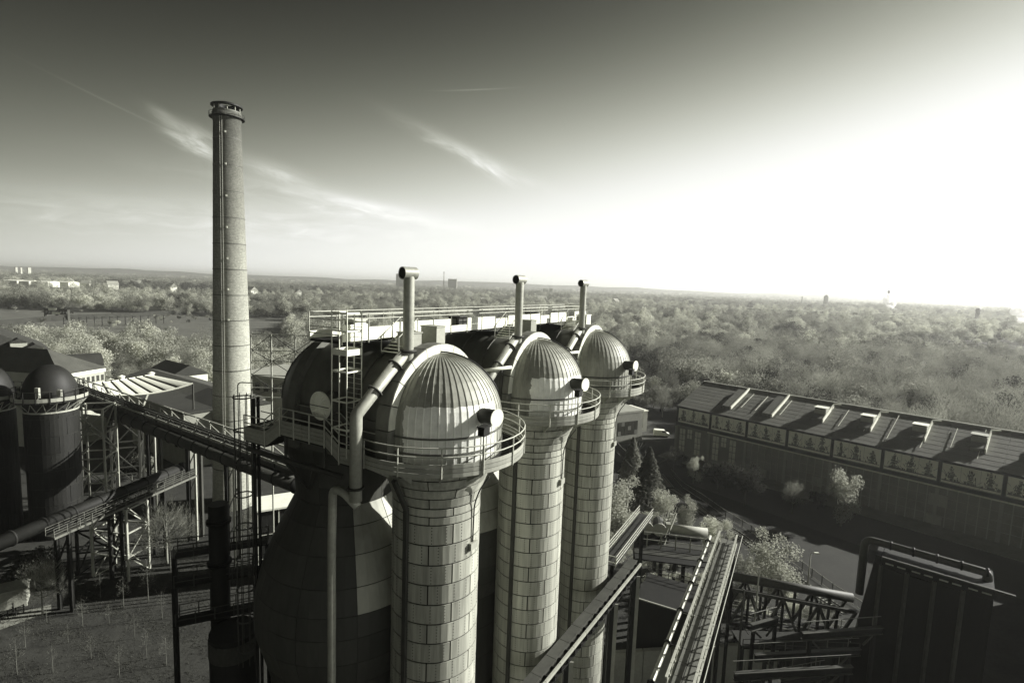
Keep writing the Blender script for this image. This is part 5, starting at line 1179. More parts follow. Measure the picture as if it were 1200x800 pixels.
def person(root):
    J = {'pel': (0, 0, .95, .15), 'wst': (0, .0, 1.12, .135), 'chs': (0, .01, 1.36, .165), 'nck': (0, .01, 1.52, .06), 'hd0': (0, .03, 1.60, .085), 'hd1': (0, .03, 1.70, .10), 'hd2': (0, .02, 1.78, .06)}
    for s, q in ((-1, 'l'), (1, 'r')):
        J.update({'hp' + q: (s * .10, 0, .90, .10), 'kn' + q: (s * .12, .02, .50, .07), 'an' + q: (s * .13, -.02, .09, .05), 'to' + q: (s * .14, .16, .04, .045),
                  'sh' + q: (s * .19, .01, 1.44, .07), 'el' + q: (s * .27, .05, 1.17, .05), 'wr' + q: (s * .20, .27, 1.12, .036), 'hn' + q: (s * .17, .36, 1.13, .035)})
    E = [('pel', 'wst'), ('wst', 'chs'), ('chs', 'nck'), ('nck', 'hd0'), ('hd0', 'hd1'), ('hd1', 'hd2')]
    for q in 'lr': E += [('pel', 'hp' + q), ('hp' + q, 'kn' + q), ('kn' + q, 'an' + q), ('an' + q, 'to' + q), ('chs', 'sh' + q), ('sh' + q, 'el' + q), ('el' + q, 'wr' + q), ('wr' + q, 'hn' + q)]
    K = list(J); me = bpy.data.meshes.new('body'); me.from_pydata([J[k][:3] for k in K], [(K.index(a), K.index(b)) for a, b in E], []); me.materials.append(M['cloth_dark'])
    o = bpy.data.objects.new('body', me); put(o, root, WM[root]); KIDS.setdefault(root, []).append(o)
    bpy.context.view_layer.objects.active = o
    o.modifiers.new('skin', 'SKIN')
    for i, k in enumerate(K): me.skin_vertices[0].data[i].radius = (J[k][3], J[k][3] * (.75 if k in ('pel', 'wst', 'chs') else 1))
    me.skin_vertices[0].data[0].use_root = True
    sdv = o.modifiers.new('sub', 'SUBSURF'); sdv.levels = 2; sdv.render_levels = 2
    MB().lathe([(.0, .12), (.06, .11), (.105, .05), (.115, -.02), (.108, -.05)], 14).build('hair', M['rubber'], root, W=T(0, .01, 1.72), local=True, smooth=True)
    for s in (-.04, .04): MB().lathe([(0, .014), (.012, .006), (.012, -.006), (0, -.014)], 8).build('eye', M['white'], root, W=T(s, .125, 1.70), local=True)
    MB().add([(-.015, .12, 1.66), (.015, .12, 1.66), (0, .155, 1.665), (0, .12, 1.705)], [(0, 1, 2), (1, 3, 2), (3, 0, 2), (0, 3, 1)]).build('nose', M['skin'], root, local=True)
    for s in (-1, 1):
        for f in range(4): MB().tube([(s * .17 + (f - 1.5) * .018, .385, 1.13), (s * .17 + (f - 1.5) * .019, .425 + .01 * (f in (1, 2)), 1.125), (s * .17 + (f - 1.5) * .019, .44, 1.10)], [.009, .008, .007], 6).build('finger', M['skin'], root, local=True)
        MB().tube([(s * .17 - s * .03, .36, 1.13), (s * .17 - s * .06, .40, 1.12)], [.011, .009], 6).build('thumb', M['skin'], root, local=True)
person(per)

# ---------------------------------------------------------------- trees
def quads(C, Nn, size, aspect, r):
    """leaf cards: centres C, facing normals Nn"""
    n = len(C); Nn = Nn / (np.linalg.norm(Nn, axis=1, keepdims=True) + 1e-9)
    a = np.cross(Nn, r.normal(size=(n, 3))); a /= (np.linalg.norm(a, axis=1, keepdims=True) + 1e-9); b = np.cross(Nn, a)
    s = size[:, None] * .5; a = a * s; b = b * s * aspect
    v = np.stack([C - a - b * .25, C - b, C + a - b * .25, C + b], 1).reshape(-1, 3)
    return v
def mesh_np(name, vs, quadn, mat_, extra=None):
    me = bpy.data.meshes.new(name); nq = quadn
    me.vertices.add(len(vs)); me.vertices.foreach_set('co', vs.astype(np.float32).ravel())
    me.loops.add(nq * 4); me.loops.foreach_set('vertex_index', np.arange(nq * 4, dtype=np.int32))
    me.polygons.add(nq); me.polygons.foreach_set('loop_start', np.arange(0, nq * 4, 4, dtype=np.int32))
    me.materials.append(mat_); me.update(calc_edges=True); me.validate(); return me
def crown_np(r, kind, h, rad, n, leafs):
    if kind == 'round':
        L = []
        for k in range(17):
            d = r.normal(size=3); d /= np.linalg.norm(d); d *= r.uniform(.3, .92)
            L.append((d[0] * rad, d[1] * rad, h * .60 + d[2] * h * .34, rad * r.uniform(.18, .44)))
    elif kind == 'tall':
        L = [(r.normal() * rad * .35, r.normal() * rad * .35, h * (.22 + .72 * k / 13), rad * (.62 - .4 * abs(k / 13 - .35)) * r.uniform(.7, 1.1)) for k in range(14)]
    elif kind == 'shrub':
        L = [(r.normal() * rad * .5, r.normal() * rad * .5, h * r.uniform(.22, .9), rad * r.uniform(.16, .40)) for k in range(16)]
    elif kind == 'conifer':
        z = r.uniform(0, 1, n) ** .85; rr = rad * (1 - z) ** .9 * (1 - .28 * ((z * 11) % 1)) * np.sqrt(r.uniform(.25, 1, n)) + .08
        a = r.uniform(0, 2 * np.pi, n); C = np.stack([rr * np.cos(a), rr * np.sin(a), h * (.08 + .92 * z) - rr * .22], 1)
        N_ = np.stack([np.cos(a) * .5, np.sin(a) * .5, np.ones(n)], 1) + r.normal(size=(n, 3)) * .5
        return quads(C, N_, leafs * r.uniform(.6, 1.3, n), .55, r)
    L = np.array(L); p = L[:, 3] ** 2; idx = r.choice(len(L), n, p=p / p.sum()); d = r.normal(size=(n, 3)); d /= np.linalg.norm(d, axis=1, keepdims=True)
    rr = L[idx, 3] * (1 - .55 * r.uniform(0, 1, n) ** 1.8) * (1 + .17 * r.normal(size=n))
    C = L[idx, :3] + d * rr[:, None]; C[:, 2] = np.maximum(C[:, 2], h * .12)
    return quads(C, d + r.normal(size=(n, 3)) * .7, leafs * r.uniform(.6, 1.4, n), .75, r)
def twig_np(r, h, rad, n):
    """fine twigs of a leafless spring crown"""
    d = r.normal(size=(n, 3)); d[:, 2] = np.abs(d[:, 2]) * .9 + .1; d /= np.linalg.norm(d, axis=1, keepdims=True)
    k = r.uniform(.35, 1, n) ** .6; lump = 1 + .25 * np.sin(d[:, 0] * 7 + d[:, 2] * 5) * np.cos(d[:, 1] * 6)
    C = np.stack([d[:, 0] * rad * k * lump, d[:, 1] * rad * k * lump, h * .36 + d[:, 2] * h * .60 * k * lump], 1)
    t = d + np.array([0, 0, .6]) + r.normal(size=(n, 3)) * .45; t /= np.linalg.norm(t, axis=1, keepdims=True)
    s = np.cross(t, r.normal(size=(n, 3))); s /= np.linalg.norm(s, axis=1, keepdims=True)
    l = r.uniform(.4, 1.1, n)[:, None] * h / 13; w = r.uniform(.02, .05, n)[:, None] * h / 13
    return np.stack([C - s * w, C + t * l * .5 - s * w * .6, C + t * l, C + t * l * .5 + s * w * .6], 1).reshape(-1, 3)
def trunk_mb(r, h, rad, limbs=6, tr=.03, top=.72):
    m = MB(); lean = [r.normal() * .02 * h, r.normal() * .02 * h]
    pts = [(lean[0] * t * t, lean[1] * t * t, h * top * t) for t in (0, .12, .35, .65, 1)]
    m.tube(pts, [h * tr * 1.25, h * tr, h * tr * .8, h * tr * .5, h * tr * .18], 7)
    for k in range(limbs):
        t = r.uniform(.3, .85); a = r.uniform(0, 6.28); b = Vector((lean[0] * t * t, lean[1] * t * t, h * top * t)); L = rad * r.uniform(.6, 1.0)
        e = b + Vector((math.cos(a) * L, math.sin(a) * L, L * r.uniform(.5, 1.1))); mid = b.lerp(e, .5) + Z * (-.06 * L)
        m.tube([b, mid, e], [h * tr * .42, h * tr * .25, h * tr * .06], 5)
        for q in range(2):
            a2 = a + r.uniform(-.9, .9); e2 = mid + Vector((math.cos(a2) * L * .5, math.sin(a2) * L * .5, L * .5)); m.tube([mid, e2], [h * tr * .2, h * tr * .04], 4)
    return m
VAR = {}
def variant(kind, seed, h, rad, n, leafs, lm, bark='bark'):
    r = np.random.default_rng(seed)
    vs = twig_np(r, h, rad, n) if kind in ('bare', 'sap') else crown_np(r, kind, h, rad, n, leafs)
    cm = mesh_np('crown', vs, len(vs) // 4, M[lm])
    tm = trunk_mb(r, h, rad, {'bare': 12, 'sap': 4}.get(kind, 6), {'bare': .016, 'conifer': .016, 'sap': .009}.get(kind, .02), .95 if kind in ('conifer', 'sap') else (.80 if kind == 'bare' else .7)).mesh('trunk', M[bark], True)
    return (h, tm, cm)
def plant(name, v, pos, h, label, cat='tree', group=None, rz=None, wx=1.0):
    H0, tm, cm = v; s = h / H0; t = thing(name, pos, label, cat, group, rng.uniform(0, 6.28) if rz is None else rz)
    S = Matrix.Diagonal((s * wx, s * wx, s, 1)); child('trunk', tm, t, S); child('crown', cm, t, S); return t
V1 = {'round': [variant('round', 10 + k, 13, 5.0, 5200, .34, 'leaf') for k in range(3)],
      'rdark': [variant('round', 20 + k, 9, 3.9, 6500, .26, 'leaf_dark') for k in range(2)],
      'pale': [variant('shrub', 30 + k, 8, 3.2, 6000, .20, 'leaf_pale', 'bark_pale') for k in range(3)],
      'ptall': [variant('tall', 35 + k, 10, 3.0, 6500, .22, 'leaf_pale', 'bark_pale') for k in range(2)],
      'conifer': [variant('conifer', 40 + k, 13, 4.6, 9000, .42, 'leaf') for k in range(2)],
      'bare': [variant('bare', 50 + k, 13, 5.2, 6500, 0, 'twig', 'bark_pale') for k in range(3)],
      'sapling': [variant('sap', 60 + k, 6, .9, 160, 0, 'twig', 'bark') for k in range(3)]}
def htop(px, base, ytop): b = G(px, base); return b, P(px, ytop, b.y).z
spec = [
 ('conifer', 0, 738, 590, 512, 'dark spired conifer just right of the farthest stove shaft', 1.0, 'conifer_tree'),
 ('conifer', 1, 757, 606, 524, 'broad dark conifer in front of the yard right of the stoves', 1.15, 'conifer_tree'),
 ('ptall', 0, 727, 640, 560, 'pale leafy tree against the farthest stove shaft', 1.15, 'leafy_tree'),
 ('pale', 0, 738, 640, 596, 'low pale bush tree behind the railed catwalk', 1.1, 'leafy_tree'),
 ('pale', 1, 778, 622, 572, 'pale sunlit tree behind the winch machine', .9, 'leafy_tree'),
 ('ptall', 1, 803, 634, 582, 'pale pointed tree left of the road fence', .8, 'leafy_tree'),
 ('pale', 2, 826, 640, 598, 'pale bushy tree near the upper end of the gantry', 1.0, 'leafy_tree'),
 ('pale', 0, 845, 652, 612, 'small pale tree at the far end of the gantry', .9, 'leafy_tree'),
 ('ptall', 0, 900, 705, 624, 'bright pale tree standing beside the road fence and street lamp', 1.1, 'leafy_tree'),
 ('pale', 1, 873, 690, 650, 'low pale tree between gantry end and the bright tree', 1.0, 'leafy_tree'),
 ('pale', 2, 918, 712, 668, 'low pale tree right of the bright tree by the fence', .8, 'leafy_tree'),
 ('pale', 0, 880, 740, 700, 'pale shrub seen through the truss bridge', 1.0, 'leafy_tree'),
 ('pale', 1, 930, 735, 700, 'pale shrub behind the truss bridge braces', 1.0, 'leafy_tree'),
 ('pale', 2, 762, 700, 668, 'pale shrub under the bunker platform, left one', 1.2, 'leafy_tree'),
 ('pale', 0, 800, 712, 680, 'pale shrub under the bunker platform, right one', 1.2, 'leafy_tree'),
 ('rdark', 0, 789, 556, 524, 'round dark tree at the corner of the road before the hall end', 1.0, 'round_tree'),
 ('pale', 0, 812, 566, 533, 'pale grey young tree second from the left along the hall', .8, 'young_tree'),
 ('rdark', 1, 841, 576, 540, 'low dark tree third from the left along the hall', 1.1, 'round_tree'),
 ('rdark', 0, 872, 592, 542, 'largest dark tree in front of the hall', 1.0, 'round_tree'),
 ('bare', 0, 928, 602, 564, 'small thin tree on the hall pavement', .8, 'young_tree'),
 ('pale', 1, 985, 616, 548, 'tall pale tree in front of the fourth banner', .75, 'young_tree'),
 ('rdark', 1, 958, 596, 575, 'small round bush against the hall wall', 1.1, 'round_tree'),
 ('bare', 1, 196, 660, 590, 'leafless spreading tree at the far edge of the soil plot', 1.1, 'bare_tree'),
 ('bare', 2, 300, 640, 590, 'leafless tree between chimney foot and the dark vessel', 1.0, 'bare_tree'),
 ('rdark', 0, 155, 570, 530, 'dark bushy tree behind the lattice tower', 1.2, 'round_tree'),
 ('pale', 2, 165, 560, 528, 'grey bush under the pipe bridge', 1.3, 'leafy_tree'),
 ('rdark', 1, 40, 690, 640, 'dark bush below the tanks at the left edge', 1.2, 'round_tree'),
 ('bare', 0, 50, 720, 655, 'leafless dark bush tree above the site hut', .9, 'bare_tree'),
]
for j_, (px, yb, yt, w_) in enumerate(((748, 668, 640, 1.2), (772, 676, 652, 1.3), (790, 690, 664, 1.1), (815, 700, 668, 1.2), (786, 668, 640, 1.2), (808, 660, 634, 1.2), (838, 690, 655, 1.1), (712, 620, 580, 1.2), (716, 660, 615, 1.1), (752, 630, 596, 1.2), (860, 716, 684, 1.1), (905, 745, 712, 1.2), (955, 740, 706, 1.1))):
    spec.append(('pale', j_ % 3, px, yb, yt, 'pale shrub ' + ['left of', 'just below', 'in front of', 'right of', 'behind the left part of', 'behind the right part of', 'at the gantry side of', 'far left of', 'left below', 'behind and left of', 'past the gantry from', 'under the truss beyond', 'farthest right, past the truss from'][j_] + ' the bunker platform', w_, 'pale_shrub'))
for (k, i, px, yb, yt, lab, wx, nm) in spec:
    b, h = htop(px, yb, yt); plant(nm, V1[k][i], b, h, lab, 'tree', None, None, wx)
sap = [(174, 706, 652), (200, 668, 620), (128, 731, 706), (97, 735, 698), (55, 730, 700), (145, 712, 672), (158, 748, 718), (80, 753, 730), (107, 772, 742), (172, 772, 735), (30, 760, 722), (118, 700, 668), (150, 690, 655), (190, 725, 690), (20, 790, 745), (62, 788, 752), (140, 792, 755), (195, 780, 740)]
for i, (px, yb, yt) in enumerate(sap):
    b, h = htop(px, yb, yt)
    plant('sapling', V1['sapling'][i % 3], b, h, ['tallest thin sapling in the middle of the sunlit soil plot', 'thin sapling by the bright far corner of the soil plot'][i] if i < 2 else 'thin leafless sapling planted on the shadow-striped soil plot', 'sapling', 'saplings on the soil plot')

# ---------------------------------------------------------------- woodland
far_src = []
for k, (kd, lm, n, hh, rr) in enumerate((('round', 'leaf', 1300, 13, 6.4), ('round', 'leaf', 1300, 12, 6.2), ('round', 'leaf_pale', 1200, 12, 6.2), ('tall', 'leaf_pale', 900, 16, 4.2), ('bare', 'twig', 3600, 13, 6.2), ('bare', 'twig', 3600, 14, 6.0), ('round', 'leaf_dark', 1200, 11, 5.6))):
    r = np.random.default_rng(200 + k); vs = twig_np(r, hh, rr, n) if kd == 'bare' else crown_np(r, kd, hh, rr, int(n * 1.8), .52)
    far_src.append(mesh_np('wood_%d' % k, vs, len(vs) // 4, M[lm]))
mid_var = [variant(kd, 300 + k, hh, rr, n, .42, lm, 'bark_pale' if kd == 'bare' else 'bark') for k, (kd, lm, n, hh, rr) in enumerate((('round', 'leaf', 4200, 14, 6.4), ('round', 'leaf_pale', 4000, 13, 6.2), ('tall', 'leaf_pale', 2600, 16, 4.0), ('bare', 'twig', 6500, 15, 6.0), ('bare', 'twig', 6500, 14, 6.2), ('round', 'leaf_dark', 3200, 11, 5.4)))]
def blocked(x, y):
    s = (x - HA.x) * HD.x + (y - HA.y) * HD.y; o = (x - HA.x) * HN.x + (y - HA.y) * HN.y
    if -8 < s < 135 and -30 < o < 35: return True                       # hall and road
    if -60 < s <= -8 and -30 < o < 34: return True                      # yard
    if y < 150 and -160 < x < 60: return True                           # works
    if x < -60 and y < 205 + .0 * x: return True
    if -60 <= x < 20 and y < 185: return True
    if o < 34 and s > -60: return True
    if x < -.43 * y and 330 < y < 640: return True                       # field
    if abs(y - 1030) < 45 and -230 < x < 20: return True                # field
    if x < -500 and 1060 < y < 1580: return True                        # depot
    if x > 300 and abs(y - (1500 - .1 * x)) < 40: return True
    return False
def inview(x, y): return abs(math.atan2(x, y)) < R_(49)
cand = []
def scatter(y0, y1, step, jit):
    y = y0
    while y < y1:
        wdt = y * 1.2 + 30; x = -wdt
        while x < wdt:
            px, py = x + rng.uniform(-jit, jit), y + rng.uniform(-jit, jit)
            if inview(px, py) and not blocked(px, py): cand.append((px, py))
            x += step
        y += step * .9
scatter(60, 620, 10.5, 5.0)
near = [c for c in cand if math.hypot(*c) < 620]
dens = lambda x, y: math.sin(x * .013 + 1.3) * math.cos(y * .011) + .5 * math.sin(x * .031 + y * .027)
near.sort(key=lambda c: math.hypot(*c))
NI = 300
words2 = {'round': 'leafy woodland tree', 'rpale': 'pale leafy woodland tree', 'tall': 'slender pale woodland tree', 'bare': 'twiggy leafless woodland tree', 'dark': 'dark woodland tree'}
kinds = ['round', 'rpale', 'tall', 'bare', 'bare', 'dark']
def pick(x, y):
    d = dens(x, y); u = rng.random()
    if x > 95 and y < 420: return rng.choice((3, 4, 3, 4, 0, 5))
    if d > .3: return rng.choice((3, 1, 1, 1, 2))
    if d < -.3: return rng.choice((5, 5, 0, 0))
    return rng.choice((0, 0, 1, 2, 3))
for (x, y) in near[:NI]:
    k = pick(x, y); h = rng.choice((rng.uniform(8, 12), rng.uniform(13, 20))) * (1.12 if x > 80 else .92) * (.75 if k == 5 else 1)
    az_ = math.atan2(x, y); dist_ = math.hypot(x, y)
    where = ('left of the chimney behind the engine house' if az_ < -.60 else 'left of the chimney beyond the canopy' if az_ < -.50 else 'just right of the chimney' if az_ < -.33 else 'behind the stove domes' if az_ < .16 else 'between the last dome and the hall' if az_ < .34 else 'behind the left half of the hall' if az_ < .56 else 'behind the right half of the hall')
    rowt = 'front row, ' if dist_ < 250 else 'further back, '
    plant('woodland_tree', mid_var[k], (x, y, 0), h, ('tall ' if h > 13.5 else 'low ') + words2[kinds[k]] + ', ' + rowt + where, 'tree', 'woodland trees', None, rng.uniform(.9, 1.15))
pts = [(x, y, 0) for x, y in near[NI:]]
sc_ = [rng.uniform(.65, 1.45) for _ in pts]; ids = [[0, 2, 3, 4, 5, 6][pick(x, y)] for x, y, z in pts]
for _ in range(260):
    y = rng.uniform(340, 635); x = -y * rng.uniform(.44, 1.12)
    if math.sin(x * .03) + math.cos(y * .05 + x * .01) > .1: pts.append((x, y, 0)); sc_.append(rng.uniform(.22, .55)); ids.append(rng.choice((0, 2, 4, 6)))
cand.clear(); scatter(620, 1500, 15.5, 8)
for x, y in cand:
    if rng.random() < .94: pts.append((x, y, -1.0)); sc_.append(rng.choice((rng.uniform(.7, 1.1), rng.uniform(1.2, 2.0)))); ids.append(rng.choice((0, 1, 0, 6, 3) if dens(x * .6, y * .6) < 0 else (1, 2, 2, 2, 3, 4)))
cand.clear(); scatter(1500, 5200, 33, 16)
for x, y in cand:
    if dens(x * .4, y * .4) > -.9: pts.append((x, y, -6 - y * .001)); sc_.append(rng.uniform(2.0, 3.4)); ids.append(rng.choice((0, 1, 6, 6) if dens(x * .25, y * .3) < 0 else (0, 2, 2)))
cand.clear(); scatter(5200, 11500, 85, 40)
for x, y in cand: pts.append((x, y, -24)); sc_.append(rng.uniform(4.2, 6.2)); ids.append(rng.choice((0, 1, 2, 6)))
me = bpy.data.meshes.new('woodland'); me.from_pydata(pts, [], [])
for nm, ty, dat in (('sc', 'FLOAT', sc_), ('rz', 'FLOAT', [rng.uniform(0, 6.28) for _ in pts]), ('vid', 'INT', ids)):
    at = me.attributes.new(nm, ty, 'POINT'); at.data.foreach_set('value', dat)
wood = bpy.data.objects.new('woodland', me); put(wood); tag(wood, 'hazy mass of woodland reaching to the horizon', 'woodland', None, 'stuff')
ng_ = bpy.data.node_groups.new('scatter', 'GeometryNodeTree')
ng_.interface.new_socket('Geometry', in_out='INPUT', socket_type='NodeSocketGeometry'); ng_.interface.new_socket('Geometry', in_out='OUTPUT', socket_type='NodeSocketGeometry')
N = ng_.nodes.new; L = ng_.links.new
gi, go = N('NodeGroupInput'), N('NodeGroupOutput'); iop = N('GeometryNodeInstanceOnPoints'); jn = N('GeometryNodeGeometryToInstance')
for me_ in reversed(far_src):
    o = bpy.data.objects.new('wood_source', me_); oi = N('GeometryNodeObjectInfo'); oi.inputs[0].default_value = o; oi.inputs[1].default_value = True; L(oi.outputs['Geometry'], jn.inputs[0])
def attr(nm, ty):
    n = N('GeometryNodeInputNamedAttribute'); n.data_type = ty; n.inputs[0].default_value = nm; return n.outputs[0]
L(gi.outputs[0], iop.inputs['Points']); L(jn.outputs[0], iop.inputs['Instance']); iop.inputs['Pick Instance'].default_value = True
L(attr('vid', 'INT'), iop.inputs['Instance Index']); cmbz = N('ShaderNodeCombineXYZ'); L(attr('rz', 'FLOAT'), cmbz.inputs[2]); e2r = N('FunctionNodeEulerToRotation'); L(cmbz.outputs[0], e2r.inputs[0]); L(e2r.outputs[0], iop.inputs['Rotation']); L(attr('sc', 'FLOAT'), iop.inputs['Scale'])
L(iop.outputs[0], go.inputs[0])
md = wood.modifiers.new('scatter', 'NODES'); md.node_group = ng_
print('trees', len(pts))

# weeds and tufts on the soil plot, throwing long low shadows
xs_ = [p.x for p in plot]; ys_ = [p.y for p in plot]
def in_plot(x, y):
    c = False; n = len(plot); j = n - 1
    for i in range(n):
        if (plot[i].y > y) != (plot[j].y > y) and x < (plot[j].x - plot[i].x) * (y - plot[i].y) / (plot[j].y - plot[i].y) + plot[i].x: c = not c
        j = i
    return c
tf = [(x, y) for x, y in ((rng.uniform(-95, -20), rng.uniform(52, 105)) for _ in range(26000)) if in_plot(x, y) and math.sin(x * .35 + y * .9) + rng.uniform(-1, 1) > -.2]
r9 = np.random.default_rng(77); C_ = np.repeat(np.array([(x, y, 0) for x, y in tf]), 4, axis=0); n9 = len(C_)
C_ = C_ + r9.normal(size=(n9, 3)) * np.array([.18, .18, 0]); hgt = r9.uniform(.05, .22, n9)[:, None]; t9 = np.stack([r9.normal(size=n9) * .35, r9.normal(size=n9) * .35, np.ones(n9)], 1); s9 = np.stack([r9.normal(size=n9), r9.normal(size=n9), np.zeros(n9)], 1); s9 /= np.linalg.norm(s9, axis=1, keepdims=True); s9 *= .03
wv = np.stack([C_ - s9, C_ + s9, C_ + t9 * hgt + s9 * .5, C_ + t9 * hgt - s9 * .5], 1).reshape(-1, 3); wv[:, 2] += .01
wo = bpy.data.objects.new('weeds', mesh_np('weeds', wv, n9, M['weed'])); put(wo); tag(wo, 'dry weeds and tufts over the sunlit soil plot', 'weeds', None, 'stuff')

# ---------------------------------------------------------------- distance
def block(name, px, py_base, py_top, wpx, Y, label, m, cat='building', depth=None, group=None, rz=0.0, wins=False):
    b = P(px, py_base, Y); t = P(px, py_top, Y); w = wpx / F_PX * Y; d = depth or w * .6; h = max(t.z - 0, 2)
    q = thing(name, (b.x, b.y, 0), label, cat, group, rz)
    MB().box(-w / 2, w / 2, 0, d, 0, h).build('wall', M[m], q, local=True); MB().box(-w / 2 - .3, w / 2 + .3, -.3, d + .3, h, h + .8).build('roof', M['grey_far'], q, local=True)
    if wins:
        nx, nz = 4, 9
        for a in range(nx):
            for z in range(nz): MB().box(-w / 2 + (a + .2) * w / nx, -w / 2 + (a + .8) * w / nx, -.25, .02, 4 + (h - 6) * z / nz, 4 + (h - 6) * (z + .55) / nz).build('window', M['glass'], q, local=True)
    return q
block('tower_block', 18, 321, 313, 3.2, 2600, 'left one of the pale high-rise blocks on the left horizon', 'pale_far', group='high-rise blocks on the left horizon', rz=-.6, wins=True)
block('tower_block', 24, 321, 313.5, 2.6, 2650, 'middle one of the pale high-rise blocks on the left horizon', 'pale_far', group='high-rise blocks on the left horizon', rz=-.6, wins=True)
block('tower_block', 32.5, 321, 313.5, 4.4, 2600, 'right one of the pale high-rise blocks on the left horizon', 'pale_far', group='high-rise blocks on the left horizon', rz=-.6, wins=True)
for i, (px, yt, w, Y) in enumerate(((622, 341, 6, 2400), (630, 340.5, 8, 2450), (639, 338.5, 6, 2500), (645, 338, 4, 2500))):
    block('tower_block', px, 352, yt, w, Y, ['leftmost of the hazy apartment blocks behind the middle vent', 'second of the hazy apartment blocks behind the middle vent', 'third of the hazy apartment blocks behind the middle vent', 'rightmost and tallest of the hazy apartment blocks right of the middle vent'][i], 'pale_far', group='hazy apartment blocks on the middle horizon', wins=True)
for i, (x0, x1, y, Y) in enumerate(((3, 20, 334, 1500), (22, 34, 335, 1480), (38, 56, 335, 1490), (58, 80, 332.5, 1540))):
    a, b = P(x0, y, Y), P(x1, y, Y); q = thing('warehouse', ((a.x + b.x) / 2, Y, 0), ['first', 'second', 'third', 'fourth'][i] + ' long white warehouse from the left edge, far off', 'warehouse', 'long white warehouses far left'); w = b.x - a.x
    MB().box(-w / 2, w / 2, 0, 40, 0, 15).build('wall', M['pale_far'], q, local=True); MB().add([(-w / 2 - .5, -.5, 15.02), (w / 2 + .5, -.5, 15.02), (w / 2 + .5, 40.5, 15.02), (-w / 2 - .5, 40.5, 15.02), (-w / 2 - .5, 20, 18), (w / 2 + .5, 20, 18)], [(3, 2, 1, 0), (0, 1, 5, 4), (2, 3, 4, 5), (3, 0, 4), (1, 2, 5)]).build('roof', M['pale_far'], q, local=True)
# railway bridge and embankment in the field at left
ra_, rb2 = G(-20, 392), G(250, 368)
em = MB(); ln = [G(-60, 388), G(60, 376), G(150, 372), G(245, 366)]
for k in range(3):
    a, b = ln[k], ln[k + 1]; n_ = Vector((0, 1, 0))
    em.hexa([a - n_ * 9, b - n_ * 9, b + n_ * 9, a + n_ * 9, a - n_ * 3 + Z * 5, b - n_ * 3 + Z * 5, b + n_ * 3 + Z * 5, a + n_ * 3 + Z * 5])
em.build('embankment', M['lawn'])['kind'] = 'structure'
b0 = P(67, 372, 520); rbq = thing('railway_bridge', (b0.x, b0.y, 0), 'dark railway bridge with two pale panels in the field at far left', 'bridge')
wb = 27 / F_PX * 520
for z in (0, 4.2): MB().box(-wb / 2, wb / 2, -1.5, 1.5, 6 + z - .5, 6 + z + .5).build('girder', M['darksteel'], rbq, local=True)
for k in range(9): x = -wb / 2 + wb * k / 8; MB().box(x - .3, x + .3, -1.4, 1.4, 0 if k % 4 == 0 else 6, 10.2).build('post', M['midsteel'], rbq, local=True)
for x, z in ((-3, 9.5), (.5, 5.6)): MB().box(x - 4, x + 4, -1.75, -1.52, z, z + 2.3).build('sign_panel', M['white_sheet'], rbq, local=True)
for k in range(14):
    p = G(75 + k * 9, 382 - k * .3 + 1); q = thing('catenary_mast', p, 'thin dark railway mast in the row across the far left field', 'mast', 'railway masts across the far left field')
    MB().bar((0, 0, 0), (0, 0, 8.5), .45, .45).build('pole', M['darksteel'], q, local=True); MB().bar((0, 0, 7.6), (3.0, 0, 7.9), .25, .25).build('arm', M['darksteel'], q, local=True)
# scattered houses among the trees
hr = random.Random(11); hm = None
wm = MB().box(-5, 5, -4, 4, 0, 6).mesh('house_wall', M['pale_far']); rm_ = MB().add([(-5.5, -4.5, 6), (5.5, -4.5, 6), (5.5, 4.5, 6), (-5.5, 4.5, 6), (-5.5, 0, 10), (5.5, 0, 10)], [(3, 2, 1, 0), (0, 1, 5, 4), (2, 3, 4, 5), (3, 0, 4), (1, 2, 5)]).mesh('house_roof', M['grey_far'])
for k in range(90):
    Y = hr.uniform(1300, 3400); az = hr.uniform(-.75, .72) if k % 3 else hr.uniform(-.75, -.45); x = math.tan(az) * Y
    q = thing('distant_house', (x, Y, 0), 'tiny pale house among the far trees', 'house', 'tiny houses among the far trees', hr.uniform(-1, 1)); s = hr.uniform(1.8, 2.7)
    child('wall', wm, q, Matrix.Scale(s, 4)); child('roof', rm_, q, Matrix.Scale(s, 4))
# industry on the right horizon
def far_stack(px, yb, yt, wpx, Y, label, m='grey_far', name='distant_chimney'):
    b = P(px, yb, Y); t = P(px, yt, Y); r = wpx / 2 / F_PX * Y; q = thing(name, (b.x, b.y, 0), label, 'chimney')
    MB().lathe([(r * 1.2, 0), (r, t.z * .6), (r * .85, t.z), (r * .6, t.z), (r * .6, t.z - 3)], 14).build('stack', M[m], q, local=True, smooth=True); MB().lathe([(r * .9, t.z - 6), (r * 1.15, t.z - 6), (r * 1.15, t.z - 3), (r * .9, t.z - 3)], 14).build('ring', M['midsteel'], q, local=True); return q
far_stack(1039, 366, 340, 2.6, 1700, 'thin chimney above the white smoke on the right horizon', 'midsteel')
far_stack(938.5, 366, 347, 1.2, 2200, 'thin pale chimney left of the far headframe', 'grey_far')
far_stack(520, 336, 318, 1.0, 3000, 'very thin chimney on the hazy horizon right of the first vent', 'grey_far')
q = far_stack(1144, 382, 361, 4.6, 1150, 'stout dark round tower on the right horizon', 'midsteel', 'distant_tower')
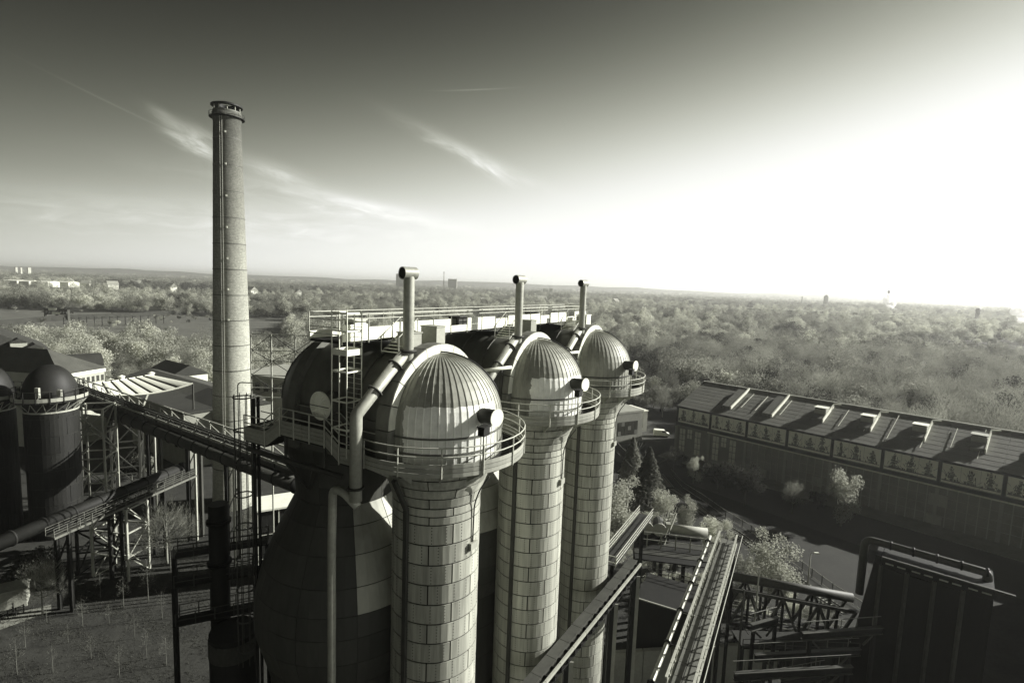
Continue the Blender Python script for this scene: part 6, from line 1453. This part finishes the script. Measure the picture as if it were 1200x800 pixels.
for k, (px, yb, yt, w, Y, lab) in enumerate(((967, 366, 347, 4, 2000, 'headframe tower on the right horizon'), (984, 368, 355, 5, 1900, 'squat tower right of the far headframe'), (1124, 376, 366, 3.5, 1250, 'pale block tower left of the stout dark tower'), (1155, 380, 372, 2.5, 1250, 'short dark block right of the stout dark tower'), (1008, 374, 365, 10, 1500, 'low hazy works block right of the far headframe'), (1066, 374, 366, 14, 1500, 'low grey works block right of the smoke'), (835, 376, 370, 12, 1200, 'low dark shed among trees in the right distance'), (1118, 368, 361, 5, 2600, 'faint twin block on the right skyline'), (470, 330, 321, 12, 3000, 'faint broad works block on the skyline left of the first vent'), (530, 334, 327, 10, 3000, 'faint works block on the skyline right of the first vent'))):
    q = block('works_block', px, yb, yt, w, Y, lab, 'grey_far')
    if k == 0:
        t = P(px, yt, Y).z; w_ = w / F_PX * Y; MB().bar((-w_ * .9, w_ * .3, 0), (-w_ * .1, w_ * .3, t * .92), 1.6, 1.6).bar((w_ * .9, w_ * .3, 0), (w_ * .1, w_ * .3, t * .92), 1.6, 1.6).build('strut', M['midsteel'], q, local=True); MB().box(-w_ * .25, w_ * .25, w_ * .1, w_ * .4, t, t + 5).build('head', M['midsteel'], q, local=True)
# long low works along the right distance
for k, (x0, x1, y, Y) in enumerate(((880, 925, 372, 1150), (928, 1000, 374, 1120), (1005, 1060, 376, 1120))):
    a, b = P(x0, y, Y), P(x1, y, Y); q = thing('factory_shed', ((a.x + b.x) / 2, Y, 0), ['left', 'middle', 'right'][k] + ' one of three long low sheds in the right distance', 'shed', 'long low sheds in the right distance'); w = b.x - a.x
    MB().box(-w / 2, w / 2, 0, 25, 0, 19).build('wall', M['grey_far'], q, local=True); MB().box(-w / 2 - .5, w / 2 + .5, -.5, 25.5, 19, 20).build('roof', M['pale_far'], q, local=True)
# low hills on the horizon
def hills(name, Y, h, seed, x0, x1):
    r = random.Random(seed); m = MB(); n = 120; ph = [r.uniform(0, 6) for _ in range(6)]; vs = []
    for i in range(n + 1):
        x = x0 + (x1 - x0) * i / n; z = h * (.78 + .09 * math.sin(x * .0011 + ph[0]) + .05 * math.sin(x * .0027 + ph[1]) + .04 * math.sin(x * .0071 + ph[2]) + .02 * math.sin(x * .021 + ph[3])); z *= min(1, 6 * i / n, 6 * (n - i) / n)
        vs += [(x, Y - 900, -2), (x, Y, max(z, 0)), (x, Y + 900, -2)]
    m.add(vs, [(3 * i + a, 3 * i + 3 + a, 3 * i + 4 + a, 3 * i + 1 + a) for i in range(n) for a in (0, 1)]); o = m.build(name, M['lawn'], smooth=True); o['kind'] = 'structure'
hills('hills', 7200, 108, 3, -12500, 12500)
# smoke: lumpy closed puffs filled with a dense pale volume
def smoke_mat():
    m = bpy.data.materials.new('smoke'); m.use_nodes = True; nt = m.node_tree; nt.nodes.clear(); o = nt.nodes.new('ShaderNodeOutputMaterial'); v = nt.nodes.new('ShaderNodeVolumePrincipled')
    v.inputs['Color'].default_value = (.98, .98, .96, 1); v.inputs['Density'].default_value = .12; v.inputs['Anisotropy'].default_value = .3; nt.links.new(v.outputs[0], o.inputs['Volume']); return m
SM = smoke_mat()
def smoke(px, yb, pts_, Y, label):
    b = P(px, yb, Y); o = bmesh.new(); r = random.Random(int(px)); pts_ = [(dx * 1.3, yb + (y - yb) * 1.5, rad * 1.9) for dx, y, rad in pts_]
    for (dx, y, rad) in pts_:
        c = P(px + dx, y, Y); bmesh.ops.create_icosphere(o, subdivisions=2, radius=rad / F_PX * Y, matrix=Matrix.Translation(c))
    for v in o.verts: v.co += Vector((r.gauss(0, 1), r.gauss(0, 1), r.gauss(0, 1))) * (.35 / F_PX * Y)
    me = bpy.data.meshes.new('smoke_plume'); o.to_mesh(me); o.free(); me.materials.append(SM); ob = bpy.data.objects.new('smoke_plume', me); put(ob); tag(ob, label, 'smoke', None, 'stuff')
smoke(1043, 368, ((0, 368, 2.2), (-1, 364, 2.6), (1, 360, 2.8), (3, 366, 2.4), (-3, 357, 2.4), (5, 369, 2.0), (-1, 354, 1.8)), 1650, 'white smoke puff rising beside the thin chimney on the right horizon')
smoke(1072, 370, ((0, 370, 2.0), (3, 371, 1.6), (-3, 369, 1.4)), 1600, 'small white smoke puff right of the thin chimney')
smoke(1195, 377, ((0, 377, 3.0), (3, 373, 3.4), (-4, 369, 2.8), (5, 378, 3.0), (-7, 365, 2.2), (2, 367, 2.4), (-1, 381, 1.8)), 1000, 'white smoke cloud at the right edge of the picture')
# haze: one box of thin air round everything
hz = MB().box(-13900, 13900, -590, 13900, -40, 135).build('haze', None); tag(hz, 'thin pale haze hanging over the land', 'haze', None, 'stuff')
def haze_mat():
    m = bpy.data.materials.new('haze'); m.use_nodes = True; nt = m.node_tree; nt.nodes.clear(); o = nt.nodes.new('ShaderNodeOutputMaterial'); v = nt.nodes.new('ShaderNodeVolumePrincipled')
    v.inputs['Color'].default_value = (.97, .975, .93, 1); v.inputs['Density'].default_value = HAZE_D; v.inputs['Anisotropy'].default_value = .5; nt.links.new(v.outputs[0], o.inputs['Volume']); return m
HAZE_D = 1 / 7500.
hz.data.materials.append(haze_mat())
